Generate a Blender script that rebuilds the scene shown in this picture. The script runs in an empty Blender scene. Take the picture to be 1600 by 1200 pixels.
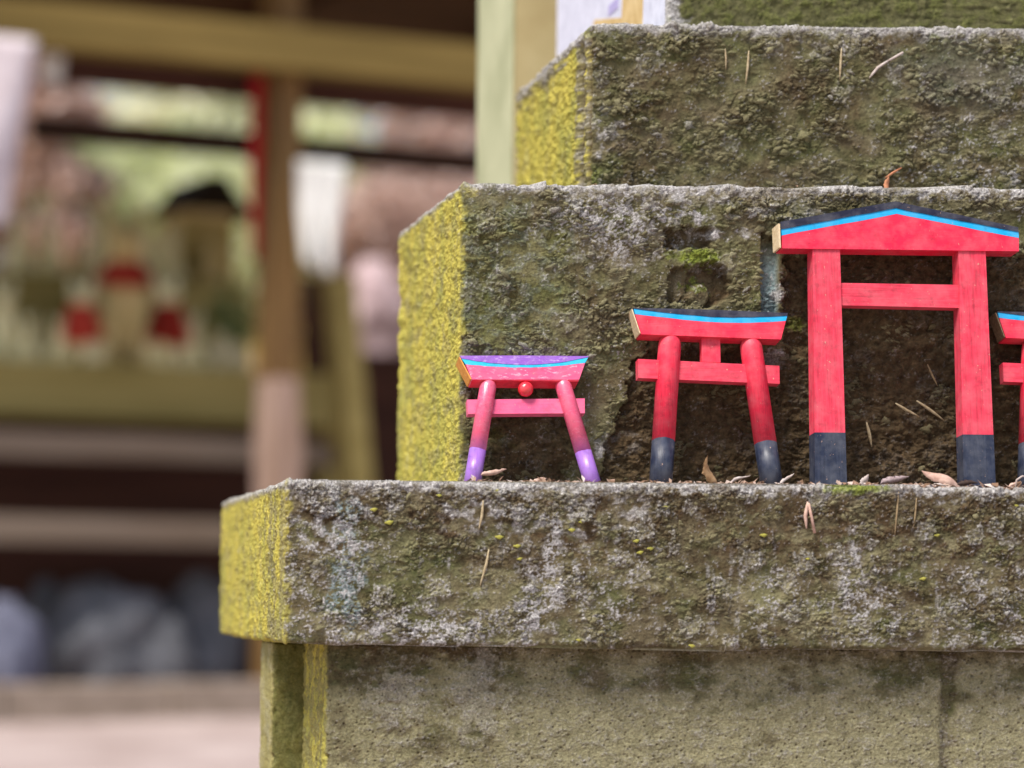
import bpy, bmesh, math, random
import numpy as np
from mathutils import Vector, Matrix

random.seed(7)
rng = np.random.default_rng(11)
scene = bpy.context.scene
COL = scene.collection
R = math.radians

# ------------------------------------------------------------------ camera
U = 0.00065            # metres per photo pixel on the slab's front plane (Y = 0)
F = 4000.0             # focal length in photo pixels
D = F * U              # camera to slab front
CH = 0.45              # camera height above the ground
PX0, PY0 = -75.0, 926.0
ROLL = 0.0100
cd = bpy.data.cameras.new("camera")
cam = bpy.data.objects.new("camera", cd); COL.objects.link(cam)
cd.sensor_width = 36.0; cd.lens = 36.0 * F / 1600.0
cd.shift_x = (800 - PX0) / 1600.0
cd.shift_y = (PY0 - 600) / 1600.0
cam.location = (0, -D, CH)
cam.rotation_euler = (Matrix.Rotation(R(90), 3, 'X') @ Matrix.Rotation(ROLL, 3, 'Z')).to_euler()
cd.clip_start = 0.05; cd.clip_end = 600
cd.dof.use_dof = True
cd.dof.focus_distance = D + 0.085
cd.dof.aperture_fstop = 2.4
cd.dof.aperture_blades = 0
scene.camera = cam

# ------------------------------------------------------------------ world, sun, exposure
SUN_EL, SUN_ROT = R(60), R(226)
w = bpy.data.worlds.new("World"); scene.world = w; w.use_nodes = True
nt = w.node_tree; bg = nt.nodes["Background"]
sky = nt.nodes.new("ShaderNodeTexSky"); sky.sky_type = 'NISHITA'; sky.sun_disc = False
sky.sun_elevation = SUN_EL; sky.sun_rotation = SUN_ROT
sky.air_density = 1.0; sky.dust_density = 2.5; sky.ozone_density = 0.6
nt.links.new(sky.outputs[0], bg.inputs[0]); bg.inputs[1].default_value = 0.095
sl = bpy.data.lights.new("sun", 'SUN'); sl.energy = 3.0; sl.angle = R(20); sl.color = (1.0, 0.95, 0.87)
sun = bpy.data.objects.new("sun", sl); COL.objects.link(sun)
sd = Vector((math.sin(SUN_ROT) * math.cos(SUN_EL), math.cos(SUN_ROT) * math.cos(SUN_EL), math.sin(SUN_EL)))
sun.rotation_euler = sd.to_track_quat('Z', 'Y').to_euler()
scene.view_settings.view_transform = 'Standard'; scene.view_settings.look = 'None'
scene.view_settings.exposure = 0.72; scene.view_settings.gamma = 1.0
scene.view_settings.use_curve_mapping = False
scene.cycles.max_bounces = 8
scene.cycles.use_denoising = True

# ------------------------------------------------------------------ pixel <-> place
CAMP = Vector((0, -D, CH)); CROT = cam.rotation_euler.to_matrix()
def ray(px, py):
    return CROT @ Vector(((px - PX0) / F, (PY0 - py) / F, -1.0))
def at(px, py, Y):
    d = ray(px, py); t = (Y - CAMP.y) / d.y
    return CAMP + d * t

# ------------------------------------------------------------------ numpy noise
def _h(ix, iy, seed):
    ix = ix.astype(np.int64); iy = iy.astype(np.int64)
    n = (ix * 374761393 + iy * 668265263 + seed * 1442695041) & 0x7fffffff
    n = ((n ^ (n >> 13)) * 1274126177) & 0x7fffffff
    n = ((n ^ (n >> 16)) * 60493) & 0x7fffffff
    return ((n ^ (n >> 11)) & 0xffffff) / float(0xffffff)
def vn(x, y, seed=0):
    x0 = np.floor(x); y0 = np.floor(y); fx = x - x0; fy = y - y0
    out = 0
    u = fx * fx * fx * (fx * (fx * 6 - 15) + 10); v = fy * fy * fy * (fy * (fy * 6 - 15) + 10)
    def g(ax, ay):
        a = _h(x0 + ax, y0 + ay, seed) * 2 * math.pi
        return np.cos(a) * (fx - ax) + np.sin(a) * (fy - ay)
    return ((g(0, 0) * (1 - u) + g(1, 0) * u) * (1 - v) + (g(0, 1) * (1 - u) + g(1, 1) * u) * v) * 1.5
def fbm(x, y, seed=0, o=4, gain=0.5):
    a = 1.0; s = 0; f = 1.0
    for i in range(o):
        s = s + a * vn(x * f + 17.3 * i, y * f - 9.1 * i, seed + i); a *= gain; f *= 2.03
    return s
def worley(x, y, seed=0):
    x0 = np.floor(x); y0 = np.floor(y)
    f1 = np.full(x.shape, 9.0); f2 = np.full(x.shape, 9.0)
    dx = np.zeros(x.shape); dy = np.zeros(x.shape); rr = np.zeros(x.shape)
    for i in (-1, 0, 1):
        for j in (-1, 0, 1):
            cx = x0 + i; cy = y0 + j
            qx = cx + _h(cx, cy, seed); qy = cy + _h(cx, cy, seed + 5)
            ax = x - qx; ay = y - qy; d = np.sqrt(ax * ax + ay * ay)
            m = d < f1
            f2 = np.where(m, f1, np.minimum(f2, d))
            dx = np.where(m, ax, dx); dy = np.where(m, ay, dy); rr = np.where(m, _h(cx, cy, seed + 9), rr)
            f1 = np.where(m, d, f1)
    return f1, f2, dx, dy, rr
def ss(a, b, x):
    t = np.clip((x - a) / (b - a), 0, 1); return t * t * (3 - 2 * t)

# ------------------------------------------------------------------ materials
def lin(r, g, b):
    f = lambda c: (c / 255 / 12.92) if c / 255 <= 0.04045 else ((c / 255 + 0.055) / 1.055) ** 2.4
    return (f(r), f(g), f(b), 1.0)
class NB:
    def __init__(s, name):
        s.m = bpy.data.materials.new(name); s.m.use_nodes = True
        s.t = s.m.node_tree; s.b = s.t.nodes["Principled BSDF"]; s.tc = None
    def n(s, k, **kw):
        o = s.t.nodes.new(k)
        for a, v in kw.items(): setattr(o, a, v)
        return o
    def l(s, a, b): s.t.links.new(a, b)
    def coord(s):
        if s.tc is None: s.tc = s.n("ShaderNodeTexCoord")
        return s.tc.outputs["Object"]
    def noise(s, scale, detail=4, rough=0.55, stretch=None, dist=0.0):
        v = s.coord()
        if stretch:
            mp = s.n("ShaderNodeMapping"); mp.inputs["Scale"].default_value = stretch
            s.l(v, mp.inputs[0]); v = mp.outputs[0]
        o = s.n("ShaderNodeTexNoise"); o.inputs["Scale"].default_value = scale
        o.inputs["Detail"].default_value = detail; o.inputs["Roughness"].default_value = rough
        o.inputs["Distortion"].default_value = dist
        s.l(v, o.inputs["Vector"]); return o.outputs[0]
    def ramp(s, fac, stops):
        r = s.n("ShaderNodeValToRGB"); e = r.color_ramp.elements
        while len(e) < len(stops): e.new(0.5)
        for i, (p, c) in enumerate(stops):
            e[i].position = p; e[i].color = c if len(c) == 4 else (*c, 1)
        s.l(fac, r.inputs[0]); return r.outputs[0]
    def mix(s, fac, a, b, mode='MIX'):
        o = s.n("ShaderNodeMix", data_type='RGBA', blend_type=mode)
        for v, i in ((fac, 0), (a, 6), (b, 7)):
            if isinstance(v, (int, float)): o.inputs[i].default_value = v
            elif isinstance(v, tuple): o.inputs[i].default_value = v
            else: s.l(v, o.inputs[i])
        return o.outputs[2]
    def math(s, op, a, b=0.0, clamp=False):
        o = s.n("ShaderNodeMath", operation=op, use_clamp=clamp)
        for v, i in ((a, 0), (b, 1)):
            if isinstance(v, (int, float)): o.inputs[i].default_value = v
            else: s.l(v, o.inputs[i])
        return o.outputs[0]
    def bump(s, h, strength=0.3, dist=0.001):
        o = s.n("ShaderNodeBump"); o.inputs["Strength"].default_value = strength
        o.inputs["Distance"].default_value = dist
        s.l(h, o.inputs["Height"]); s.l(o.outputs[0], s.b.inputs["Normal"])
    def done(s, col, rough=0.8, spec=0.3):
        if isinstance(col, tuple): s.b.inputs["Base Color"].default_value = col
        else: s.l(col, s.b.inputs["Base Color"])
        if isinstance(rough, (int, float)): s.b.inputs["Roughness"].default_value = rough
        else: s.l(rough, s.b.inputs["Roughness"])
        s.b.inputs["Specular IOR Level"].default_value = spec
        return s.m

def simple(name, c1, c2, scale=8, rough=0.8, spec=0.25, bump=0.3, dist=0.004, stretch=None, detail=5):
    b = NB(name); f = b.noise(scale, detail, 0.6, stretch)
    b.bump(f, bump, dist)
    return b.done(b.ramp(f, [(0.3, c1), (0.7, c2)]), rough, spec)

def stone_mat():
    """masks a: frost, yellow, moss, olive ; masks b: dark (bare stone, stains, painted shade), blue grey, crust, tan"""
    b = NB("lichened stone")
    A = b.n("ShaderNodeAttribute", attribute_name="lichen_a")
    B = b.n("ShaderNodeAttribute", attribute_name="lichen_b")
    sa = b.n("ShaderNodeSeparateColor"); sb = b.n("ShaderNodeSeparateColor")
    b.l(A.outputs["Color"], sa.inputs[0]); b.l(B.outputs["Color"], sb.inputs[0])
    frost, yellow, moss, olive = sa.outputs[0], sa.outputs[1], sa.outputs[2], A.outputs["Alpha"]
    dark, blue, crust, tan = sb.outputs[0], sb.outputs[1], sb.outputs[2], B.outputs["Alpha"]
    n1 = b.noise(38, 6, 0.62); n2 = b.noise(420, 4, 0.65); n3 = b.noise(130, 5, 0.6)
    n4 = b.noise(60, 5, 0.6, (1, 0.35, 0.25))
    base = b.ramp(n1, [(0.28, lin(74, 63, 44)), (0.5, lin(104, 94, 71)), (0.72, lin(124, 115, 92))])
    base = b.mix(olive, base, b.ramp(n3, [(0.3, lin(72, 75, 44)), (0.7, lin(110, 109, 72))]))
    base = b.mix(tan, base, b.ramp(n1, [(0.3, lin(124, 118, 88)), (0.7, lin(166, 160, 122))]))
    base = b.mix(crust, base, b.ramp(n3, [(0.3, lin(116, 110, 80)), (0.7, lin(164, 158, 122))]))
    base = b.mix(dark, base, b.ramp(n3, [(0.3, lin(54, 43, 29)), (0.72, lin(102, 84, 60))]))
    base = b.mix(blue, base, b.ramp(n3, [(0.3, lin(92, 108, 110)), (0.7, lin(150, 172, 176))]))
    base = b.mix(frost, base, b.ramp(n2, [(0.3, lin(126, 122, 118)), (0.68, lin(202, 199, 198))]))
    ycol = b.ramp(n4, [(0.25, lin(146, 146, 84)), (0.40, lin(176, 170, 84)), (0.60, lin(200, 186, 86)), (0.82, lin(190, 192, 142))])
    base = b.mix(yellow, base, ycol)
    base = b.mix(moss, base, b.ramp(n2, [(0.3, lin(80, 90, 32)), (0.7, lin(134, 144, 60))]))
    g = b.ramp(n2, [(0.25, (0.62, 0.62, 0.61)), (0.5, (0.96, 0.96, 0.96)), (0.75, (1.3, 1.29, 1.26))])
    base = b.mix(1.0, base, g, 'MULTIPLY')
    b.bump(b.math('ADD', n2, b.math('MULTIPLY', b.noise(1100, 3, .7), .6)), 0.75, 0.0018)
    return b.done(base, 0.92, 0.18)
M = {}
M['stone'] = stone_mat()

def wood_paint(name, c, var=0.12, rough=0.42, along='z', wear=0.0, wearcol=None, scale=1.0, spec=0.4):
    b = NB(name)
    st = {'z': (1, 1, 0.06), 'x': (0.06, 1, 1), 'n': (1, 1, 1)}[along]
    gr = b.noise(520 * scale, 5, 0.6, st, 0.4); big = b.noise(30, 3)
    dk = tuple(v * (1 - 2.2 * var) for v in c[:3]) + (1,); lt = tuple(min(1, v * (1 + var) + 0.012 * var * 8) for v in c[:3]) + (1,)
    col = b.ramp(gr, [(0.25, dk), (0.5, c), (0.75, lt)])
    col = b.mix(b.math('MULTIPLY', big, 0.25), col, lt)
    sp = b.noise(900, 3, 0.7); spm = b.ramp(sp, [(0.66, (0, 0, 0)), (0.74, (1, 1, 1))])
    if wear:
        wn = b.noise(240, 4, 0.7, (0.5, 1, 1.2)); wm = b.ramp(wn, [(0.54, (0, 0, 0)), (0.63, (wear, wear, wear))])
        col = b.mix(wm, col, wearcol or lin(240, 190, 205))
    col = b.mix(b.math('MULTIPLY', spm, 0.25), col, tuple(v * 0.45 for v in c[:3]) + (1,))
    fade = b.ramp(b.noise(55, 4, .6), [(0.40, (0, 0, 0)), (0.66, (.6, .6, .6))]); pale = tuple(min(1, v * .8 + .10) for v in c[:3]) + (1,)
    col = b.mix(fade, col, pale)
    dirt = b.ramp(b.noise(95, 5, .7), [(0.52, (0, 0, 0)), (0.70, (.5, .5, .5))]); col = b.mix(dirt, col, tuple(v * .42 + .012 for v in c[:3]) + (1,))
    chp = b.ramp(b.noise(330, 3, .75, (1, 1, .6)), [(0.685, (0, 0, 0)), (0.70, (.8, .8, .8))]); col = b.mix(chp, col, lin(196, 160, 138))
    b.bump(gr, 0.4, 0.0007)
    rr = b.ramp(big, [(0.3, (rough - 0.07,) * 3), (0.7, (rough + 0.1,) * 3)])
    return b.done(col, rr, spec)

RED = (0.78, 0.024, 0.066, 1); RED2 = (0.72, 0.042, 0.084, 1)
M['red_x'] = wood_paint("red paint on lintel", RED, 0.16, .55, along='x', spec=.3)
M['red_z'] = wood_paint("red paint on post", RED, 0.15, .5, along='z', spec=.3)
M['redflat_z'] = wood_paint("dull red paint on board post", RED2, 0.24, 0.62, along='z', scale=0.8, spec=.25)
M['redflat_x'] = wood_paint("dull red paint on board", RED2, 0.24, 0.62, along='x', scale=0.8, spec=.25)
M['redsmooth'] = wood_paint("smooth red paint", (0.80, 0.016, 0.062, 1), 0.04, 0.38, along='x')
M['navy_z'] = wood_paint("navy black paint", lin(34, 42, 64), 0.25, 0.42, along='z')
M['navy_x'] = wood_paint("navy black paint on ridge", lin(30, 30, 52), 0.15, 0.4, along='x')
M['blue'] = wood_paint("bright blue paint", (0.006, 0.40, 0.78, 1), 0.05, 0.4, along='x')
M['cyan'] = wood_paint("cyan blue paint", (0.012, 0.48, 0.72, 1), 0.05, 0.35, along='x', wear=0.25, wearcol=lin(170, 220, 235))
M['purple_x'] = wood_paint("violet paint", lin(142, 90, 190), 0.08, 0.32, along='x', wear=0.6, wearcol=lin(215, 185, 225))
M['purple_z'] = wood_paint("violet paint on post foot", lin(156, 104, 196), 0.1, 0.32, along='z', spec=0.6)
M['pinkred'] = wood_paint("glossy pink red paint", (0.80, 0.085, 0.19, 1), 0.06, 0.3, along='z', wear=0.3, wearcol=lin(245, 160, 185), spec=0.9)
def fade_foot(m, col, z0, z1):
    t = m.node_tree; bs = t.nodes["Principled BSDF"]; src = bs.inputs["Base Color"].links[0].from_socket
    tc = t.nodes.new("ShaderNodeTexCoord"); sp = t.nodes.new("ShaderNodeSeparateXYZ"); t.links.new(tc.outputs["Object"], sp.inputs[0])
    mr = t.nodes.new("ShaderNodeMapRange"); mr.interpolation_type = 'SMOOTHSTEP'
    for k, v in ((1, z0), (2, z1), (3, 0.0), (4, 0.75)): mr.inputs[k].default_value = v
    t.links.new(sp.outputs[2], mr.inputs[0]); mx = t.nodes.new("ShaderNodeMix"); mx.data_type = 'RGBA'
    t.links.new(mr.outputs[0], mx.inputs[0]); t.links.new(src, mx.inputs[6]); mx.inputs[7].default_value = col; t.links.new(mx.outputs[2], bs.inputs["Base Color"])
fade_foot(M['pinkred'], lin(176, 96, 190), 0.062, 0.030)
M['pinkworn'] = wood_paint("worn pink paint", (0.78, 0.085, 0.21, 1), 0.08, 0.38, along='x', wear=0.85, wearcol=lin(238, 178, 196))
M['pink'] = wood_paint("pink red paint", (0.80, 0.105, 0.24, 1), 0.07, 0.35, along='x')  # lightened so the tie beam carries a painted top-lit sheen
M['gloss_red'] = wood_paint("glossy red bead paint", (0.80, 0.015, 0.03, 1), 0.03, 0.12, along='n', spec=0.9)
M['endgrain'] = simple("bare end grain wood", lin(196, 170, 128), lin(232, 214, 180), 300, 0.7, 0.2, 0.3, 0.0006)
M['enddark'] = simple("weathered end grain", lin(92, 76, 58), lin(140, 118, 92), 300, 0.7, 0.2, 0.3, 0.0006)
M['endorange'] = simple("orange stained end grain", lin(205, 130, 50), lin(236, 170, 90), 300, 0.6, 0.25, 0.3, 0.0006)

# ------------------------------------------------------------------ object helpers
def tag(o, label=None, cat=None, group=None, kind=None):
    if label: o["label"] = label
    if cat: o["category"] = cat
    if group: o["group"] = group
    if kind: o["kind"] = kind
    return o
def empty(name, loc=(0, 0, 0), rot=(0, 0, 0)):
    o = bpy.data.objects.new(name, None); COL.objects.link(o)
    o.location = loc; o.rotation_euler = rot; o.empty_display_size = 0.05
    return o
def link(name, me, mat, parent=None, smooth=False):
    if mat is not None and not me.materials: me.materials.append(mat)
    if smooth: me.polygons.foreach_set("use_smooth", np.ones(len(me.polygons), bool))
    o = bpy.data.objects.new(name, me); COL.objects.link(o)
    if parent is not None: o.parent = parent
    return o
def bmobj(name, bm, mat, parent=None, smooth=False, bevel=0.0, seg=2):
    if bevel:
        es = [e for e in bm.edges if len(e.link_faces) == 2 and e.calc_face_angle(0) > R(28)]
        bmesh.ops.bevel(bm, geom=es, offset=bevel, segments=seg, affect='EDGES', profile=0.5, clamp_overlap=True)
    bmesh.ops.recalc_face_normals(bm, faces=bm.faces)
    me = bpy.data.meshes.new(name); bm.to_mesh(me); bm.free()
    return link(name, me, mat, parent, smooth)
def box_bm(x0, x1, y0, y1, z0, z1, bm=None):
    bm = bm or bmesh.new()
    v = [bm.verts.new(p) for p in ((x0, y0, z0), (x1, y0, z0), (x1, y1, z0), (x0, y1, z0), (x0, y0, z1), (x1, y0, z1), (x1, y1, z1), (x0, y1, z1))]
    for f in ((0, 3, 2, 1), (4, 5, 6, 7), (0, 1, 5, 4), (1, 2, 6, 5), (2, 3, 7, 6), (3, 0, 4, 7)):
        bm.faces.new([v[i] for i in f])
    return bm
def prism_bm(pts, y0, y1, bm=None):
    """outline pts in (x, z), extruded from y0 to y1"""
    bm = bm or bmesh.new()
    a = [bm.verts.new((p[0], y0, p[1])) for p in pts]; c = [bm.verts.new((p[0], y1, p[1])) for p in pts]
    bm.faces.new(a); bm.faces.new(c[::-1]); n = len(pts)
    for i in range(n): bm.faces.new((a[i], c[i], c[(i + 1) % n], a[(i + 1) % n]))
    return bm
def tube_bm(path, radii, n=12, bm=None, caps=True):
    bm = bm or bmesh.new(); rings = []
    path = [Vector(p) for p in path]; up = None
    for i, p in enumerate(path):
        t = (path[min(i + 1, len(path) - 1)] - path[max(i - 1, 0)]).normalized()
        if up is None: up = Vector((0, 1, 0)) if abs(t.y) < 0.9 else Vector((1, 0, 0))
        a = t.cross(up).normalized(); c = t.cross(a).normalized(); r = radii[i] if hasattr(radii, '__len__') else radii
        rings.append([bm.verts.new(p + (a * math.cos(2 * math.pi * k / n) + c * math.sin(2 * math.pi * k / n)) * r) for k in range(n)])
    for i in range(len(rings) - 1):
        for k in range(n):
            bm.faces.new((rings[i][k], rings[i][(k + 1) % n], rings[i + 1][(k + 1) % n], rings[i + 1][k]))
    if caps:
        bm.faces.new(rings[0][::-1]); bm.faces.new(rings[-1])
    return bm
def lathe_bm(prof, n=20, bm=None, c=(0, 0, 0)):
    bm = bm or bmesh.new(); rings = []
    for r, z in prof:
        rings.append([bm.verts.new((c[0] + r * math.cos(2 * math.pi * k / n), c[1] + r * math.sin(2 * math.pi * k / n), c[2] + z)) for k in range(n)])
    for i in range(len(rings) - 1):
        for k in range(n): bm.faces.new((rings[i][k], rings[i][(k + 1) % n], rings[i + 1][(k + 1) % n], rings[i + 1][k]))
    bm.faces.new(rings[0][::-1]); bm.faces.new(rings[-1])
    return bm
def copy_tree(o, parent=None):
    c = o.copy(); COL.objects.link(c); c.parent = parent
    for ch in o.children: copy_tree(ch, c)
    return c

# ------------------------------------------------------------------ ground
def ground_height(x, y):
    return 0.012 * fbm(x * 0.8, y * 0.8, 3, 3)
gx = np.concatenate([np.linspace(-150, -8, 12), np.linspace(-7, 9, 90), np.linspace(10, 150, 12)])
gy = np.concatenate([np.linspace(-150, -6, 12), np.linspace(-5, 12, 90), np.linspace(13, 200, 12)])
GX, GY = np.meshgrid(gx, gy); GZ = ground_height(GX, GY) - 0.012
nv = GX.size; idx = np.arange(nv).reshape(GX.shape)
fa = np.stack([idx[:-1, :-1], idx[:-1, 1:], idx[1:, 1:], idx[1:, :-1]], -1).reshape(-1, 4)
me = bpy.data.meshes.new("ground"); me.from_pydata(np.stack([GX, GY, GZ], -1).reshape(-1, 3).tolist(), [], fa.tolist())
b = NB("pale sandy ground"); f = b.noise(3, 6, 0.6); f2 = b.noise(45, 4)
b.bump(f2, 0.5, 0.01)
M['ground'] = b.done(b.mix(b.math('MULTIPLY', f2, 0.4), b.ramp(f, [(0.3, lin(150, 132, 126)), (0.7, lin(194, 178, 174))]), lin(140, 122, 112)), 0.95, 0.1)
tag(link("ground", me, M['ground'], None, True), kind="structure")

# ------------------------------------------------------------------ stone pedestal
pedestal = empty("stone_pedestal", (at(900, 1000, 0.25).x, 0.25, 0))
tag(pedestal, "stepped stone pedestal crusted with yellow and grey lichen, carrying the red gates", "pedestal")
PL = Vector(pedestal.location)

def blob(fx, fy, cx, cy, rx, ry, seed=0, warp=0.6, soft=0.5):
    """noise-edged patch in face coordinates"""
    d = np.sqrt(((fx - cx) / rx) ** 2 + ((fy - cy) / ry) ** 2) + warp * fbm(fx / max(rx, ry) * 2.2, fy / max(rx, ry) * 2.2, seed, 4, 0.6)
    return 1 - ss(1 - soft, 1 + soft, d)

def stone_block(name, corner, zbot, Yf, depth, xright, style, step=1.35, side_n=190, rc=9, re=6, fine_to=1645, z_fine=None, flakes=None):
    """rounded block: front plane Y=Yf, left corner at photo pixel `corner`; returns the object.
       face coordinates (fx, fy) are the photo's pixels on the front plane."""
    k = U * (1 + Yf / D)                       # metres per pixel on that plane
    c = at(corner[0], corner[1], Yf); xl, zt = c.x, c.z
    RC, RE = rc * k, re * k
    # plan path: side (back to front), corner arc, front (left to right)
    P = []
    side = np.linspace(0, 1, side_n) ** 0.8
    for t in side: P.append((xl, Yf + depth - t * (depth - RC), -1, 0, -(depth - RC) * (1 - t) / k - rc * 0.8))
    for a in np.linspace(0, math.pi / 2, 9)[1:-1]:
        P.append((xl + RC - RC * math.cos(a), Yf + RC - RC * math.sin(a), -math.cos(a), -math.sin(a), rc * (a / (math.pi / 2) * 1.6 - 0.8)))
    xf = at(fine_to, corner[1], Yf).x
    nf = int((xf - xl - RC) / (k * step))
    for x in np.linspace(xl + RC, xf, nf): P.append((x, Yf, 0, -1, (x - xl) / k))
    for x in np.linspace(xf, xright, 12)[1:]: P.append((x, Yf, 0, -1, (x - xl) / k))
    P = np.array(P)
    # vertical profile: (inset, z, outward, up)
    T = []
    for a in np.linspace(0, math.pi / 2, 6)[:-1]: T.append((RE * (1 - math.sin(a)), zbot + RE * (1 - math.cos(a)), math.sin(a), -math.cos(a)))
    zs = np.linspace(zbot + RE, zt - RE, max(4, int((zt - zbot - 2 * RE) / (k * step))))
    if z_fine is not None:
        zs = np.concatenate([np.linspace(zbot + RE, z_fine, 8)[:-1], np.linspace(z_fine, zt - RE, int((zt - RE - z_fine) / (k * step)))])
    for z in zs: T.append((0, z, 1, 0))
    for a in np.linspace(0, math.pi / 2, 7)[1:]: T.append((RE * (1 - math.cos(a)), zt - RE + RE * math.sin(a), math.cos(a), math.sin(a)))
    T = np.array(T)
    S, Tn = len(P), len(T)
    X = P[:, None, 0] - P[:, None, 2] * T[None, :, 0]; Y = P[:, None, 1] - P[:, None, 3] * T[None, :, 0]
    Z = np.broadcast_to(T[None, :, 1], (S, Tn)).copy()
    NX = P[:, None, 2] * T[None, :, 2]; NY = P[:, None, 3] * T[None, :, 2]; NZ = np.broadcast_to(T[None, :, 3], (S, Tn))
    s = np.broadcast_to(P[:, None, 4], (S, Tn))
    fx = corner[0] + s; fy = corner[1] + (zt - Z) / k - 0 * fx
    fy = fy + ROLL * np.clip(s, 0, None)       # follow the photo's slight roll
    hgt = (zt - zbot) / k
    top = (zt - Z) / k; bot = (Z - zbot) / k   # px from edges
    su = np.where(s < 0, s * 0.28, s)          # noise stretched along the receding side
    issd = ss(2, -6, s)
    disp, a, bm_ = style(fx, fy, su, s, top, bot, issd, hgt)
    edge = np.exp(-np.minimum(top, bot) / 7.0) + 0.8 * np.exp(-np.abs(s) / 7.0)
    chip = np.maximum(0, fbm(su / 26, fy / 26, 71, 4, 0.6) - 0.12) * 9 * edge
    disp = disp - chip + 1.2 * edge * fbm(su / 7, fy / 7, 75, 3)
    disp = disp * k
    X = X + NX * disp; Y = Y + NY * disp; Z = Z + NZ * disp
    co = np.stack([X, Y, Z], -1).reshape(-1, 3)
    idx = np.arange(S * Tn).reshape(S, Tn)
    fa = np.stack([idx[:-1, :-1], idx[1:, :-1], idx[1:, 1:], idx[:-1, 1:]], -1).reshape(-1, 4)
    # close the block: back corners
    yb = Yf + depth
    n0 = S * Tn
    extra = []
    for j in (0, Tn - 1): extra.append((xright, yb, float(Z[-1, j])))
    co = np.concatenate([co, np.array(extra)]) - np.array(PL)
    faces = fa.tolist()
    topring = idx[:, -1].tolist() + [n0 + 1]; faces.append(topring)
    botring = idx[:, 0].tolist()[::-1] + [n0]; faces.append(botring)
    faces.append(idx[-1, :].tolist() + [n0 + 1, n0])
    faces.append([n0, n0 + 1] + idx[0, :].tolist()[::-1])
    me = bpy.data.meshes.new(name); me.from_pydata(co.tolist(), [], faces)
    me.polygons.foreach_set("use_smooth", np.concatenate([np.ones(len(fa), bool), np.zeros(4, bool)]))
    for nm, arr in (("lichen_a", a), ("lichen_b", bm_)):
        at_ = me.attributes.new(nm, 'FLOAT_COLOR', 'POINT')
        v = np.zeros((len(co), 4), np.float32)
        v[:n0] = np.clip(np.stack(arr, -1).reshape(-1, 4), 0, 1)
        at_.data.foreach_set("color", v.ravel())
    o = link(name, me, M['stone'], pedestal)
    if flakes:
        nfl, smin, smax, sd = flakes; r2 = np.random.default_rng(sd)
        i0 = side_n + 9; i1 = side_n + 7 + nf - 2
        ii = r2.integers(i0, i1, nfl * 4); jj = r2.integers(9, Tn - 10, nfl * 4)
        dens = fbm(fx[ii, jj] / 60, fy[ii, jj] / 45, sd + 3, 4, 0.6) + 0.12 - .5 * bm_[0][ii, jj]
        keep = dens > r2.uniform(0.05, 0.45, len(ii)); ii, jj = ii[keep][:nfl], jj[keep][:nfl]
        V = []; Fc = []; ca = []; cb = []
        fp = [(0, .1, .45)] + [(0.5 * math.cos(q), -.62 * math.sin(q), -.1 + .12 * abs(math.cos(q))) for q in np.linspace(0, math.pi, 6)]
        fp = np.array(fp + [(x_ * .8, y_ * .35 + .1, z_ - .3) for x_, y_, z_ in fp[1:]])
        for a_, j_ in zip(ii, jj):
            sc = r2.uniform(smin, smax) ** 1.0 * (0.6 + 0.8 * r2.random() ** 3) * k; rt = r2.normal(0, .45)
            q = fp * np.array([sc * r2.uniform(.8, 1.5), sc * r2.uniform(.35, .9), sc * r2.uniform(.5, 1.0)]) * (1 + r2.normal(0, .16, fp.shape))
            x_ = q[:, 0] * math.cos(rt) + q[:, 2] * math.sin(rt); z_ = -q[:, 0] * math.sin(rt) + q[:, 2] * math.cos(rt)
            o_ = len(V)
            V += list(zip(x_ + X[a_, j_] - PL.x, q[:, 1] + Y[a_, j_] - PL.y + .0006, z_ + Z[a_, j_] - PL.z))
            for m_ in range(5):
                Fc.append((o_, o_ + 1 + m_, o_ + 2 + m_)); Fc.append((o_ + 1 + m_, o_ + 7 + m_, o_ + 8 + m_, o_ + 2 + m_))
            v4 = [np.clip(c_[a_, j_], 0, 1) for c_ in a]; v4[0] *= .7; w4 = [np.clip(c_[a_, j_], 0, 1) for c_ in bm_]; w4[0] *= .4; w4[2] = min(1, w4[2] + r2.uniform(.1, .8))
            v4[3] = min(1, v4[3] * r2.uniform(.5, 1.3)); ca += [v4] * 13; cb += [w4] * 13
            ca = ca[:len(V)]; cb = cb[:len(V)]
        mf = bpy.data.meshes.new("lichen_crust"); mf.from_pydata(V, [], Fc)
        for nm, arr in (("lichen_a", ca), ("lichen_b", cb)):
            t_ = mf.attributes.new(nm, 'FLOAT_COLOR', 'POINT'); t_.data.foreach_set("color", np.array(arr, np.float32).ravel())
        tag(link("lichen_crust", mf, M['stone'], o, True), kind="stuff")
    return o, zt, xl, k

def crust_field(su, fy, size, seed, shelf=1.0):
    """overlapping lichen flakes: each cell leans out at its lower lip"""
    wx = su + size * 0.5 * fbm(su / size / 1.3, fy / size / 1.3, seed + 40, 3)
    wy = fy + size * 0.5 * fbm(su / size / 1.3 + 9, fy / size / 1.3, seed + 41, 3)
    f1, f2, dx, dy, rr = worley(wx / size, wy / (size * 0.8), seed)
    lip = np.clip(0.5 + shelf * 0.7 * dy, 0, 1.2) * ss(0.0, 0.22, f2 - f1)
    return lip * (0.35 + 0.65 * rr), rr, f2 - f1

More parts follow.
